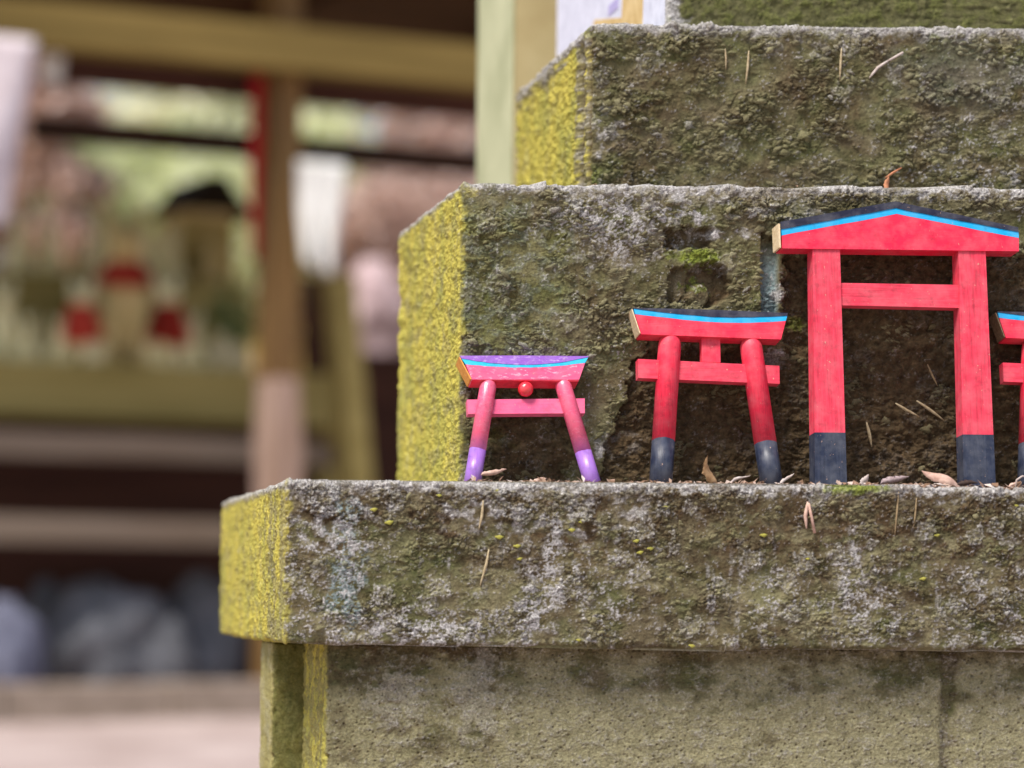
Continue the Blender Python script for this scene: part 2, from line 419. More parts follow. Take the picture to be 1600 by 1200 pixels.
def rosettes(su, fy, size, seed, share=0.5):
    f1, f2, dx, dy, rr = worley(su / size, fy / size, seed)
    rad = 0.16 + 0.22 * _h(np.floor(rr * 9999), np.floor(rr * 7777), seed + 2)
    d = f1 + 0.16 * fbm(su / size * 5, fy / size * 5, seed + 4, 3, 0.6)
    m = (1 - ss(rad - 0.05, rad + 0.02, d)) * (rr > 1 - share)
    rim = m * ss(rad - 0.14, rad - 0.03, d)
    return m, rim
def drips(su, fy, top, seed):
    d = fbm(su / 13, fy / 260, seed, 3, 0.6)
    return ss(0.12, 0.5, d) * ss(-0.4, 0.3, fbm(su / 40, fy / 60, seed + 2, 3))
def yellow_side(su, s, fy, issd, strip=0, seed=50):
    on = issd * (1 - 0.32 * ss(0.25, 0.6, fbm(su / 18, fy / 50, seed, 4, 0.6)))
    if strip:
        inside = ss(-strip - 25, -strip + 25, s + 12 * fbm(su / 9, fy / 24, seed + 3, 3) * 4)
        on = on * (1 - 0.62 * inside * ss(-0.35, 0.25, fbm(su / 14, fy / 60, seed + 4, 3)))
    return on

def style_slab(fx, fy, su, s, top, bot, issd, hgt):
    c1, r1, e1 = crust_field(su, fy, 11, 1); c2, r2, e2 = crust_field(su, fy, 5.2, 2)
    big = fbm(su / 90, fy / 60, 3, 4); med = fbm(su / 22, fy / 18, 4, 4, 0.6); fin = fbm(su / 5, fy / 4, 5, 3, 0.6)
    amt = np.clip(0.08 + 1.8 * fbm(su / 90, fy / 55, 6, 4) + 0.55 * ss(120, 20, top), 0.04, 1.3); ro, rim = rosettes(su, fy, 52, 15, .45); dr = drips(su, fy, top, 16); lg = ss(-.25, .4, fbm(su / 130, fy / 75, 17, 4, .6))
    fr = 1 - issd
    disp = 2.2 * big + 0.9 * med + amt * (5.6 * c1 + 3.0 * c2) + 0.6 * fin + 0.8 * ro + 1.2 * rim
    ys = fbm(su / 4, fy / 16, 8, 4, 0.65)
    disp = disp * fr + issd * (1.2 * big + 2.2 * ys + 1.0 * fin)
    spk = 0.9 * ss(0.18, 0.6, fin + 0.8 * med - 0.10)
    frost = fr * (0.9 * ss(17, 0, top + 17 * med + 7 * fin) * (1 - .6 * ss(.05, .4, fbm(su / 60, fy / 40, 27, 3))) + 0.8 * spk * blob(fx, fy, 470, 900, 90, 120, 11) + 0.75 * spk * blob(fx, fy, 640, 985, 170, 40, 12)
                  + 1.0 * blob(fx, fy, 862, 895, 17, 75, 13) * ss(-.35, .15, fin + med) + 1.0 * blob(fx, fy, 832, 950, 20, 45, 28) * ss(-.35, .15, fin + med) + .8 * blob(fx, fy, 541, 860, 22, 60, 29) * ss(-.2, .25, fin + med) + .8 * blob(fx, fy, 1335, 905, 26, 60, 30) * ss(-.3, .2, fin + med) + .8 * blob(fx, fy, 660, 985, 130, 26, 33) * ss(-.2, .3, fin + med) + 0.6 * spk * blob(fx, fy, 950, 935, 60, 70, 14) + 0.8 * spk * blob(fx, fy, 1215, 930, 60, 40, 15)
                  + 0.85 * spk * blob(fx, fy, 1360, 960, 60, 60, 16) + 0.7 * spk * blob(fx, fy, 1560, 960, 80, 80, 17) + 0.55 * blob(fx, fy, 830, 800, 140, 45, 18, 0.9) * ss(-.15, .35, med)
                  + 0.5 * blob(fx, fy, 520, 800, 80, 50, 19, 0.9) * ss(-.1, .4, med) + 0.6 * ss(0.75, 1.0, fin + 0.8 * med)) + issd * (ss(14, 2, top) * 0.8 + 0.8 * ss(.55, .8, fin))
    yellow = (yellow_side(su, s, fy, issd, 210) * (1 - .4 * ss(.15, .45, fbm(su / 16, fy / 30, 91, 4, .6)))) * (1 - .95 * ss(17, 4, top + 6 * med)) + 0.6 * fr * ss(13, 0, s + 9 * med) * ss(-.3, .2, fbm(su / 20, fy / 26, 93, 3))
    moss = fr * blob(fx, fy, 1338, 764, 42, 7, 20, 0.5) * .9
    olive = fr * np.clip(0.25 + 0.9 * fbm(su / 60, fy / 40, 21, 4), 0, 1) * ss(20, 90, top) + fr * 0.8 * blob(fx, fy, 620, 890, 90, 70, 22)
    dark = fr * np.clip(0.7 * ss(-.1, .4, fbm(su / 34, fy / 24, 23, 4, 0.6)) * ss(170, 40, top) + 0.6 * blob(fx, fy, 1400, 830, 200, 60, 24) * ss(-.2, .3, med) + 0.8 * blob(fx, fy, 925, 800, 10, 50, 26), 0, 1)
    blue = fr * 0.9 * blob(fx, fy, 541, 880, 24, 85, 25, 0.7) * ss(-.45, .1, fin + med)
    crust = fr * np.clip(ss(0.35, 0.95, c1 * amt) * 0.55 + ss(0.5, 1, c2) * 0.25, 0, 1)
    tan = issd * 0.6 + fr * np.clip(.42 * lg * ss(10, 60, top) + .25 * ro, 0, .7)
    frost = frost + fr * (.34 * ro * ss(-.3, .3, fin) + .3 * rim + .45 * dr * ss(60, 150, top) * ss(-.2, .3, fin + med)); dark = np.clip(dark * (1 - .6 * ro) + .5 * fr * ss(.05, .5, fbm(su / 120, fy / 60, 34, 4, .6)) + .3 * fr * drips(su, fy, top, 19) * ss(150, 40, top), 0, 1)
    return disp, (frost, yellow, moss, olive), (dark, blue, crust, tan)

def style_step2(fx, fy, su, s, top, bot, issd, hgt):
    c1, r1, e1 = crust_field(su, fy, 14, 101); c2, r2, e2 = crust_field(su, fy, 6.2, 102)
    big = fbm(su / 110, fy / 90, 103, 4); med = fbm(su / 24, fy / 20, 104, 4, 0.6); fin = fbm(su / 5, fy / 4, 105, 3, 0.6)
    fr = 1 - issd
    wx = fx + 13 * fbm(fx / 38, fy / 38, 130, 4, 0.6); wy = fy + 13 * fbm(fx / 38 + 7, fy / 38, 131, 4, 0.6)
    def rect(x0, x1, y0, y1, so=4): return ss(x0 - so, x0 + so, wx) * ss(x1 + so, x1 - so, wx) * ss(y0 - so, y0 + so, wy) * ss(y1 + so, y1 - so, wy)
    hx = fx + 5 * fbm(fx / 18, fy / 18, 134, 3, .6); hy = fy + 5 * fbm(fx / 18 + 5, fy / 18, 135, 3, .6)
    def hrect(x0, x1, y0, y1, so=2.5): return ss(x0 - so, x0 + so, hx) * ss(x1 + so, x1 - so, hx) * ss(y0 - so, y0 + so, hy) * ss(y1 + so, y1 - so, hy)
    lump = 1 - ss(.7, 1.15, np.hypot((fx - 1096) / 17, (fy - 462) / 20))
    hole = np.maximum(hrect(1038, 1114, 357, 390), (1 - ss(.86, 1.06, np.hypot((hx - 1108) / 36, (hy - 444) / 36))))
    hole = np.maximum(hole, 0.7 * hrect(1046, 1110, 418, 476)) * (1 - .85 * lump)
    slot = ss(1189, 1193, fx) * ss(1219, 1215, fx) * ss(366, 376, wy) * ss(520, 490, wy)
    diag = 985 - (wy - 600) * 0.28 + 22 * ss(575, 540, wy)
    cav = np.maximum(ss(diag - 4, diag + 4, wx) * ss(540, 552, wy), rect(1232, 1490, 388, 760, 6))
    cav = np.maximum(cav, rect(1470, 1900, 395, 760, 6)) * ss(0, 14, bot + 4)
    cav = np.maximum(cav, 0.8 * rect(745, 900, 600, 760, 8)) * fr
    amt = np.clip(0.12 + 2.0 * fbm(su / 95, fy / 75, 106, 4), 0.04, 1.35) * (1 - 0.35 * cav); ro, rim = rosettes(su, fy, 58, 115, .4); dr = drips(su, fy, top, 116); lg = ss(-.25, .4, fbm(su / 130, fy / 90, 117, 4, .6))
    disp = 2.8 * big + 0.9 * med + amt * (7.0 * c1 + 3.6 * c2) + 0.6 * fin + 0.8 * ro + 1.2 * rim
    deep = np.clip(12 * cav + 19 * hole * fr + 15 * slot * fr, 0, 21)
    disp = disp - deep + 3.5 * cav * fbm(fx / 30, fy / 22, 133, 4, 0.6) * 1.6
    ys = fbm(su / 6, fy / 15, 108, 4, 0.65); ys2, r3, e3 = crust_field(su, fy, 8, 109)
    disp = disp * fr + issd * (1.2 * big + 2.0 * ys + 1.2 * ys2 + .9 * fin - 7 * ss(9, 3, np.abs(s * 0.12 + 58 + 3 * fbm(fy / 40, fy / 77, 3, 2))) * ss(300, 400, fy) * ss(620, 520, fy))
    spk = 0.8 * ss(0.25, 0.65, fin + 0.8 * med - 0.12)
    frost = fr * (.95 * ss(16, 0, top + 15 * med + 6 * fin) * (1 - .5 * ss(.1, .45, fbm(su / 60, fy / 40, 127, 3))) + 0.85 * blob(fx, fy, 965, 340, 95, 55, 111, 0.8) * ss(-.25, .25, med + fin) + 0.45 * blob(fx, fy, 1130, 335, 120, 30, 112, 0.8) * ss(-.1, .4, med)
                  + 0.3 * spk * blob(fx, fy, 800, 420, 60, 50, 113) + 0.95 * blob(fx, fy, 1213, 560, 16, 14, 114, 0.5) * fr + 0.8 * blob(fx, fy, 1118, 366, 9, 8, 115, .3) + 0.8 * blob(fx, fy, 1217, 462, 8, 9, 116, .3)
                  + 0.6 * ss(0.80, 1.05, fin + 0.8 * med) + 0.8 * blob(fx, fy, 940, 708, 6, 9, 117, .3) + 0.5 * blob(fx, fy, 965, 690, 40, 16, 119, .8) * ss(-.2, .3, med)) * (1 - 0.65 * cav) + issd * (ss(12, 1, top) * 0.9 + 0.9 * ss(.6, .8, fin))
    yellow = (yellow_side(su, s, fy, issd, 0, 60) * (1 - .4 * ss(.2, .5, fbm(su / 16, fy / 36, 92, 4, .6)))) * (1 - .95 * ss(16, 4, top + 7 * med)) + fr * (0.6 * ss(12, 0, s + 9 * med) * ss(-.3, .2, fbm(su / 20, fy / 26, 94, 3)) + 0.5 * blob(fx, fy, 735, 300, 10, 8, 118, .4))
    green = fr * blob(fx, fy, 790, 460, 95, 150, 124, 0.8)
    moss = fr * (.2 * green + blob(fx, fy, 1086, 399, 34, 11, 120, 0.5) + 0.7 * blob(fx, fy, 1092, 432, 22, 20, 121, 0.9) * ss(-.1, .3, med) + 0.55 * blob(fx, fy, 1245, 505, 18, 10, 122))
    olive = fr * np.clip(0.45 + 0.7 * fbm(su / 70, fy / 60, 123, 4) - 0.3 * cav, 0, 1) * ss(8, 40, top)
    dark = fr * np.clip(0.9 * cav + 0.7 * hole + 0.42 * ss(0.0, .45, fbm(su / 45, fy / 34, 125, 4, 0.6)) * ss(300, 460, fy) + .3 * ss(.1, .5, fbm(su / 150, fy / 120, 129, 4, .6)), 0, 1) * (1 - 0.35 * ss(0.55, 1, c1))  # darker in hollows and behind gates: bare stone plus painted shade
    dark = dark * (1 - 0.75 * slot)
    blue = np.clip(fr * (0.9 * slot * ss(370, 420, fy) + 0.2 * green * ss(-.2, .3, med)), 0, 1)
    crust = fr * np.clip(ss(0.35, 0.95, c1 * amt) * 0.5 + ss(0.5, 1, c2) * 0.2, 0, 1) * (1 - 0.5 * cav)
    tan = issd * 0.5 + fr * np.clip(.27 * lg + .2 * ro, 0, .6) * (1 - .9 * cav)
    frost = frost + fr * (.16 * ro * ss(-.3, .3, fin) + .15 * rim) * (1 - .6 * cav) + .1 * fr * dr * ss(-.2, .3, fin + med) * (1 - cav)
    return disp, (frost, yellow, moss, olive), (dark, blue, crust, tan)

def style_step3(fx, fy, su, s, top, bot, issd, hgt):
    c1, r1, e1 = crust_field(su, fy, 15, 201); c2, r2, e2 = crust_field(su, fy, 7, 202)
    big = fbm(su / 110, fy / 90, 203, 4); med = fbm(su / 24, fy / 20, 204, 4, 0.6); fin = fbm(su / 5, fy / 4, 205, 3, 0.6)
    fr = 1 - issd
    amt = np.clip(0.18 + 1.9 * fbm(su / 95, fy / 60, 206, 4), 0.05, 1.35); ro, rim = rosettes(su, fy, 60, 215, .3); dr = drips(su, fy, top, 216); lg = ss(-.25, .4, fbm(su / 130, fy / 80, 217, 4, .6))
    disp = 2.6 * big + 0.9 * med + amt * (7.0 * c1 + 3.6 * c2) + 0.6 * fin + 0.6 * ro + 1.0 * rim
    ys = fbm(su / 6, fy / 13, 208, 4, 0.65)
    joint = ss(24, 8, np.abs(s + 62)) * ss(10, 30, top)          # open joint behind the facing stone
    disp = disp * fr + issd * (1.2 * big + 2.6 * ys + 1.1 * fin) - 12 * joint
    spk = 0.85 * ss(0.22, 0.62, fin + 0.8 * med - 0.1)
    frost = fr * (ss(22, 0, top + 12 * med) * 0.8 + 0.75 * spk * ss(60, 5, bot + 30 * med) + 0.75 * spk * blob(fx, fy, 1560, 250, 120, 60, 211) + 0.6 * blob(fx, fy, 945, 205, 24, 34, 212, .8) * ss(-.2, .3, med)
                  + 0.6 * ss(0.80, 1.05, fin + 0.8 * med)) + issd * (ss(26, 2, top + 20 * med) * 1.0 + 0.9 * ss(.6, .8, fin))
    facing = ss(-110, -90, s) * issd
    yellow = yellow_side(su, s, fy, issd, 0, 65) * (1 - .95 * ss(34, 6, top + 24 * med - 12 * ss(-120, -300, s))) * (1 - 0.85 * facing * ss(-.5, -.1, fbm(su / 8, fy / 18, 213, 3)))
    moss = 0.6 * issd * ss(30, 0, top) * ss(-200, -40, s) * ss(0, .4, med) + fr * 0.4 * blob(fx, fy, 930, 275, 12, 12, 214)
    olive = fr * np.clip(0.55 + 0.8 * fbm(su / 70, fy / 50, 215, 4), 0, 1)
    dark = fr * np.clip(0.32 * ss(0.05, .5, fbm(su / 40, fy / 30, 216, 4, 0.6)) + .4 * ss(.05, .5, fbm(su / 150, fy / 90, 219, 4, .6)), 0, 1)
    blue = 0.12 * fr * blob(fx, fy, 1500, 110, 100, 60, 217)
    crust = fr * np.clip(ss(0.35, 0.95, c1 * amt) * 0.5 + ss(0.5, 1, c2) * 0.2, 0, 1)
    tan = issd * 0.3 + fr * np.clip(.2 * lg + .15 * ro, 0, .6)
    gap = ss(13, 4, np.abs(s + 12)) * ss(4, 16, top); disp = disp - 9 * gap
    frost = frost * (1 - gap) + fr * (.22 * ro * ss(-.3, .3, fin) + .2 * rim) + .35 * facing * (1 - gap) * ss(-.2, .4, med); dark = np.clip(dark + gap + .8 * joint, 0, 1); yellow = yellow * (1 - gap) * (1 - .9 * joint)
    return disp, (frost, yellow, moss, olive), (dark, blue, crust, tan)

def style_top(fx, fy, su, s, top, bot, issd, hgt):
    c1, r1, e1 = crust_field(su, fy, 16, 301); med = fbm(su / 24, fy / 20, 304, 4, 0.6); fin = fbm(su / 5, fy / 4, 305, 3, 0.6)
    fr = 1 - issd
    disp = fr * (2.5 * c1 + 2 * med + 0.8 * fin) + issd * (0.5 * fin)
    patch = 0 * s
    frost = fr * (ss(14, 0, bot + 10 * med) + ss(26, 6, s + 20 * med)) + issd * (1 - patch) * 1.0
    moss = fr * 0.25 * ss(-.1, .4, med); olive = fr * (0.8 + 0 * fx); z = 0 * fx
    return disp, (frost, z, moss, olive), (z, z + 0.25 * issd * (1 - patch), fr * 0.4 * ss(.3, .9, c1), issd * patch)

def style_base(fx, fy, su, s, top, bot, issd, hgt):
    big = fbm(su / 120, fy / 80, 403, 4); med = fbm(su / 26, fy / 16, 404, 4, 0.6); fin = fbm(su / 5, fy / 3.5, 405, 3, 0.6)
    fr = 1 - issd
    f1, f2, dx, dy, rr = worley(su / 9, fy / 7, 406)
    joint = ss(17, 4, np.abs(fx - 1483 - 1.5 * med)) * fr
    disp = 1.5 * big + 1.0 * med + 0.8 * fin - 2.2 * ss(0.25, 0.05, f1) * ss(.5, .9, rr) - 7 * joint
    disp = disp * fr + issd * (1.0 * med + 2.5 * fbm(su / 5, fy / 16, 408, 4, .65))
    flake = blob(fx, fy, 748, 1085, 38, 60, 411, 0.7, 0.2) + blob(fx, fy, 620, 1090, 40, 40, 412, 0.8, 0.2)
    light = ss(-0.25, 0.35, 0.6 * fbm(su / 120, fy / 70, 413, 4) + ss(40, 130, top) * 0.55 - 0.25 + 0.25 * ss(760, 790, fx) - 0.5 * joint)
    frost = fr * (.06 * light * ss(760, 800, fx + 20 * med) + .35 * flake + 0.25 * ss(.1, .5, fin + med) * ss(500, 640, fx) + 0.5 * ss(.8, 1.05, fin + .7 * med)) * 0.6
    yellow = issd * (0.35 + 0.5 * ss(-.1, .4, fbm(su / 8, fy / 40, 415, 4, .6)))
    olive = np.clip(0.5 + 0.6 * fbm(su / 60, fy / 40, 416, 4), 0, 1)
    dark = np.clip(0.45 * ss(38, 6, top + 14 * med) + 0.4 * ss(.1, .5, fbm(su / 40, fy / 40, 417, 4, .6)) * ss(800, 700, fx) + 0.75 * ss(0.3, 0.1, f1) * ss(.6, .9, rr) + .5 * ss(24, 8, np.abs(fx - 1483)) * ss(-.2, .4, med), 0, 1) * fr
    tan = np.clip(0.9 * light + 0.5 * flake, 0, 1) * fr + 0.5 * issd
    z = 0 * fx
    return disp + 1.2 * flake * fr, (frost, yellow, z, olive), (dark, z, (0.55 + .35 * ss(0, .4, fin)) * ss(-.1, .5, light - .2 + .5 * med) * fr, tan)

def style_wing(fx, fy, su, s, top, bot, issd, hgt):
    med = fbm(su / 26, fy / 30, 504, 4, 0.6); fin = fbm(su / 5, fy / 5, 505, 3, 0.6); z = 0 * fx
    fr = 1 - issd
    return 1.2 * med + 0.8 * fin, (0.3 * issd * ss(0, .4, med), 0.3 * issd + 0.12 * fr, z + 0.1 * fr * ss(0, .4, med), fr * 1.0), (0.35 * fr * ss(-.2, .4, med), z, z, issd * 0.9)  # front painted dark olive as shaded, left side pale tan as lit

XR = at(2050, 700, 0).x
slab_zb = at(443, 1005, 0).z
slab, SLAB_TOP, _, _ = stone_block("slab", (445, 752), slab_zb, 0.0, 0.61, XR, style_slab, rc=8, re=6, flakes=(3400, 3.5, 10, 21))
Y2 = 0.12; Y3 = 0.198
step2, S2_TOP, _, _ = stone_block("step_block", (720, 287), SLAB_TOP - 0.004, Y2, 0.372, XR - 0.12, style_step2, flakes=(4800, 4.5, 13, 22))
step3, S3_TOP, _, _ = stone_block("step_block", (925, 37), S2_TOP - 0.004, Y3, 0.37, XR - 0.2, style_step3, flakes=(3600, 4.5, 13, 23))
topb, _, _, _ = stone_block("crown_block", (1046, -420), S3_TOP - 0.003, Y3 + 0.06, 0.52, XR - 0.3, style_top, step=2.2, z_fine=None)
basb, _, _, _ = stone_block("base_block", (510, 1004), -0.05, 0.03, 0.167, XR - 0.04, style_base, step=1.5, z_fine=at(510, 1215, 0.03).z, side_n=90)
wing, _, _, _ = stone_block("base_block", (425, 1003), -0.05, 0.197, 0.10, XR - 0.03, style_wing, step=2.5, z_fine=at(510, 1230, 0.2).z, side_n=30, fine_to=520)
core = bmobj("core_block", box_bm(at(980, 100, 0.4).x - PL.x, XR - 0.25 - PL.x, 0.36 - 0.25, 0.60 - 0.25, 0.30, S3_TOP - 0.006), M['stone'], pedestal)

M['plaster'] = simple("bluish white plaster", lin(196, 198, 214), lin(222, 224, 238), 60, .85, .15, .2, .001)
M['ochre'] = simple("ochre bare stone", lin(196, 166, 112), lin(220, 196, 146), 40, .9, .1, .3, .001)
M['stamp'] = simple("faded violet ink", lin(168, 160, 206), lin(186, 180, 216), 60, .85, .15, .1, .001)
cx_ = at(1046, 20, Y3 + .06).x - PL.x
def dep(px): return ((1046 + 75) / (px + 75) - 1) * (D + Y3 + .06) + Y3 + .06 - PL.y
def zz_(px, py): return (PY0 - py) / F * (dep(px) + PL.y + D) + CH
pan = bmobj("plaster_face", box_bm(cx_ - .005, cx_ - .0032, Y3 + .066 - PL.y, Y3 + .575 - PL.y, S3_TOP + .001, S3_TOP + .27), M['plaster'], topb)
tp = [(dep(1010), S3_TOP + .0015), (dep(1012), S3_TOP + .10), (dep(980), S3_TOP + .10), (dep(978), zz_(978, 17) ), (dep(935), zz_(935, 21)), (dep(905), S3_TOP + .0015)]
bm = bmesh.new(); lo = [bm.verts.new((cx_ - .0056, y_, z_)) for y_, z_ in tp]; hi = [bm.verts.new((cx_ - .0046, y_, z_)) for y_, z_ in tp]
bm.faces.new(lo); bm.faces.new(hi[::-1])
for i in range(len(tp)): bm.faces.new((lo[i], lo[(i + 1) % 6], hi[(i + 1) % 6], hi[i]))
bmobj("bare_patch", bm, M['ochre'], topb)
bmobj("faded_mark", box_bm(cx_ - .0058, cx_ - .0049, dep(972), dep(957), zz_(965, 8), zz_(965, -8)), M['stamp'], topb)

# yellow lichen flakes that stand off the slab front
M['yflake'] = simple("yellow green lichen", lin(136, 132, 54), lin(182, 176, 92), 400, 0.9, 0.1, 0.4, 0.001)
fmesh = None
for i, (px, py, wd) in enumerate([(584, 796, 13), (608, 816, 16), (686, 774, 10), (776, 766, 9), (780, 839, 15), (808, 853, 13), (812, 873, 10), (893, 828, 13), (909, 815, 11),
                                  (1193, 836, 13), (994, 845, 12), (1000, 863, 12), (1016, 857, 12), (1081, 1009, 12), (1442, 904, 12), (1464, 836, 10), (904, 1000, 9), (1588, 790, 9), (1040, 792, 9), (1262, 873, 8)]):
    if fmesh is None:
        bm = bmesh.new(); top = bm.verts.new((0, -0.3, 0.28)); rim = []
        for k in range(9):
            a = math.pi * k / 8; rim.append(bm.verts.new((0.5 * math.cos(a), -0.55 * math.sin(a) - 0.05, 0.06 * math.sin(3 * a) - 0.12 + 0.2 * abs(math.cos(a)))))
        low = [bm.verts.new((v.co.x * 0.9, v.co.y * 0.7, v.co.z - 0.22)) for v in rim]
        bk = [bm.verts.new((0.42, 0.35, 0.1)), bm.verts.new((-0.42, 0.35, 0.1))]
        for k in range(8):
            bm.faces.new((top, rim[k], rim[k + 1])); bm.faces.new((rim[k], low[k], low[k + 1], rim[k + 1]))
        bm.faces.new((top, rim[8], bk[1])); bm.faces.new((top, bk[0], rim[0])); bm.faces.new((top, bk[1], bk[0]))
        o = bmobj("lichen_flake", bm, M['yflake'], slab, True); fmesh = o.data
    else:
        o = link("lichen_flake", fmesh, None, slab)
    p = at(px, py, -0.0012) - PL
    o.location = p; sc = wd * U * 0.95; o.scale = (sc, sc * 0.55, sc * 0.75); o.rotation_euler = (0, random.uniform(-.25, .25), 0)

# ------------------------------------------------------------------ miniature torii gates
class Gate:
    def __init__(s, name, label, pxc, d_foot, theta, T):
        s.th = theta; s.T = T
        s.O = Vector((at(pxc, 752, d_foot).x, d_foot, SLAB_TOP + 0.0015))
        s.ey = Vector((0, math.cos(theta), -math.sin(theta))); s.ez = Vector((0, math.sin(theta), math.cos(theta)))
        s.root = empty(name, s.O, (-theta, 0, 0))
        tag(s.root, label, "torii gate", "miniature torii gates on the stone ledge")
    def p(s, px, py, yo=0.0):
        d = ray(px, py); o = s.O + s.ey * yo
        t = (o - CAMP).dot(s.ey) / d.dot(s.ey); q = CAMP + d * t - s.O
        return (q.x, q.dot(s.ez))
    def poly(s, name, pts, y0, y1, mat, bevel=0.0006, parent=None, persp=None):
        o = bmobj(name, prism_bm([s.p(*q, persp if persp is not None else y0) for q in pts], y0, y1), mat, parent or s.root, False, bevel)
        return o
    def dowel(s, top, bot, band_py, wpx, y, mat, footmat, dome=1.2):
        t = Vector((s.p(*top, y - 0)[0], 0, s.p(*top, y)[1])); q = s.p(*bot, y)
        bdir = Vector((q[0], 0, q[1])) - t
        bz = Vector((t.x + bdir.x * (t.z - 0.0) / (t.z - q[1]), 0, 0.0)) if abs(t.z - q[1]) > 1e-6 else t
        k = U * 1.03; r = wpx * 0.5 * k
        bd = s.p(bot[0], band_py, y)[1]; fr = (t.z - bd) / t.z
        mid = t.lerp(bz, fr); Yv = Vector((0, y, 0))
        ax = (bz - t).normalized()
        path = []; rad = []
        for a in np.linspace(0.10, math.pi / 2, 10):
            path.append(t + ax * (r * dome * (1 - math.cos(a))) + Yv); rad.append(r * math.sin(a) ** 0.8)
        path.append(mid + Yv); rad.append(r)
        post = bmobj("post", tube_bm(path, rad, 28), mat, s.root, True)
        foot = bmobj("painted_foot", tube_bm([mid + Yv, mid.lerp(bz, 0.5) + Yv, bz + Yv + ax * 0.002], [r * 1.004, r * 1.006, r * 1.0], 28), footmat, post, False)
        rw = random.Random(int(wpx * 100 + top[0]))
        ph = rw.uniform(0, 6)
        for v in foot.data.vertices[:28]: v.co = v.co - ax * (0.0006 * math.sin(v.index * .45 + ph) + rw.uniform(-.00025, .00025) + .0002)
        for f in foot.data.polygons: f.use_smooth = len(f.vertices) == 4
        return post

def strips(g, z3, y0, T):   # three stacked painted bands of one lintel board
    pass

def jit(pts, a=0.45, seed=1, sub=1):
    rr = random.Random(seed); out = []
    for i in range(len(pts) - 1):
        for k in range(sub):
            t = k / sub; e = 0 if (i == 0 and k == 0) else a
            out.append((pts[i][0] + (pts[i + 1][0] - pts[i][0]) * t, pts[i][1] + (pts[i + 1][1] - pts[i][1]) * t + rr.uniform(-e, e)))
    return out + [pts[-1]]
# --- largest gate: gabled lintel, square posts
g = Gate("miniature_torii", "largest red miniature torii gate with gabled lintel and square posts", 1405, 0.048, R(8.4), 0.021)
T = g.T
L1 = jit([(1221, 358.3), (1400, 325.3), (1591.5, 362.3)], .4, 3, 9); L2 = jit([(1222, 368), (1401, 334.5), (1592, 372)], .4, 4, 9)
up = lambda P, d: [(x, y - d) for x, y in P]
lint = g.poly("lintel", L2 + [(1592, 392.5), (1222.5, 388)], 0, T, M['redsmooth'], 0.0005)
g.poly("blue_stripe", L1 + up(L2, .25)[::-1], 0.0002, T - 0.0002, M['blue'], 0.0, lint)
g.poly("ridge_board", [(1220, 346.5), (1399, 314.5), (1591, 355)] + up(L1, .25)[::-1], -0.0006, T + 0.0006, M['navy_x'], 0.0008, lint)
xa = g.p(1222.3, 388)[0]
cap = bmobj("end_face", prism_bm([(xa - 0.0012, g.p(1222, 387)[1]), (xa - 0.0012, g.p(1222, 349.5)[1]), (xa - 0.0032, g.p(1222, 349)[1]), (xa - 0.0032, g.p(1222, 386.5)[1])], 0.0004, T - 0.0004), M['endgrain'], lint)
def sq_post(g, tl, tr, bl, br, band, y0, y1):
    a, b_, c, d = g.p(*tl, y0), g.p(*tr, y0), g.p(*bl, y0), g.p(*br, y0)
    def edge(p, q, z): return (p[0] + (q[0] - p[0]) * (p[1] - z) / (p[1] - q[1]), z)
    zb = g.p(0.5 * (bl[0] + br[0]), band, y0)[1]
    post = bmobj("post", prism_bm([a, b_, edge(b_, d, zb), edge(a, c, zb)], y0, y1), M['redflat_z'], g.root, False, 0.0005)
    l0, r0 = edge(a, c, zb - 0.00005), edge(b_, d, zb - 0.00005); l1, r1 = edge(a, c, 0.0), edge(b_, d, 0.0)
    bmobj("painted_foot", prism_bm([(l0[0] - .0002, l0[1]), (r0[0] + .0002, r0[1]), (r1[0] + .0002, 0), (l1[0] - .0002, 0)], y0 - 0.0002, y1 + 0.0002), M['navy_z'], post, False, 0.0005)
sq_post(g, (1269.6, 389), (1312.5, 389.5), (1273.9, 742), (1322.6, 742), 675.8, 0.002, T - 0.002)
sq_post(g, (1497.5, 391.5), (1540, 392), (1506, 745), (1555, 745), 679, 0.002, T - 0.002)
g.poly("tie_beam", [(1313.5, 442), (1500.5, 445), (1501.5, 481), (1314.8, 477)], 0.0045, T - 0.0045, M['redflat_x'], 0.0005)

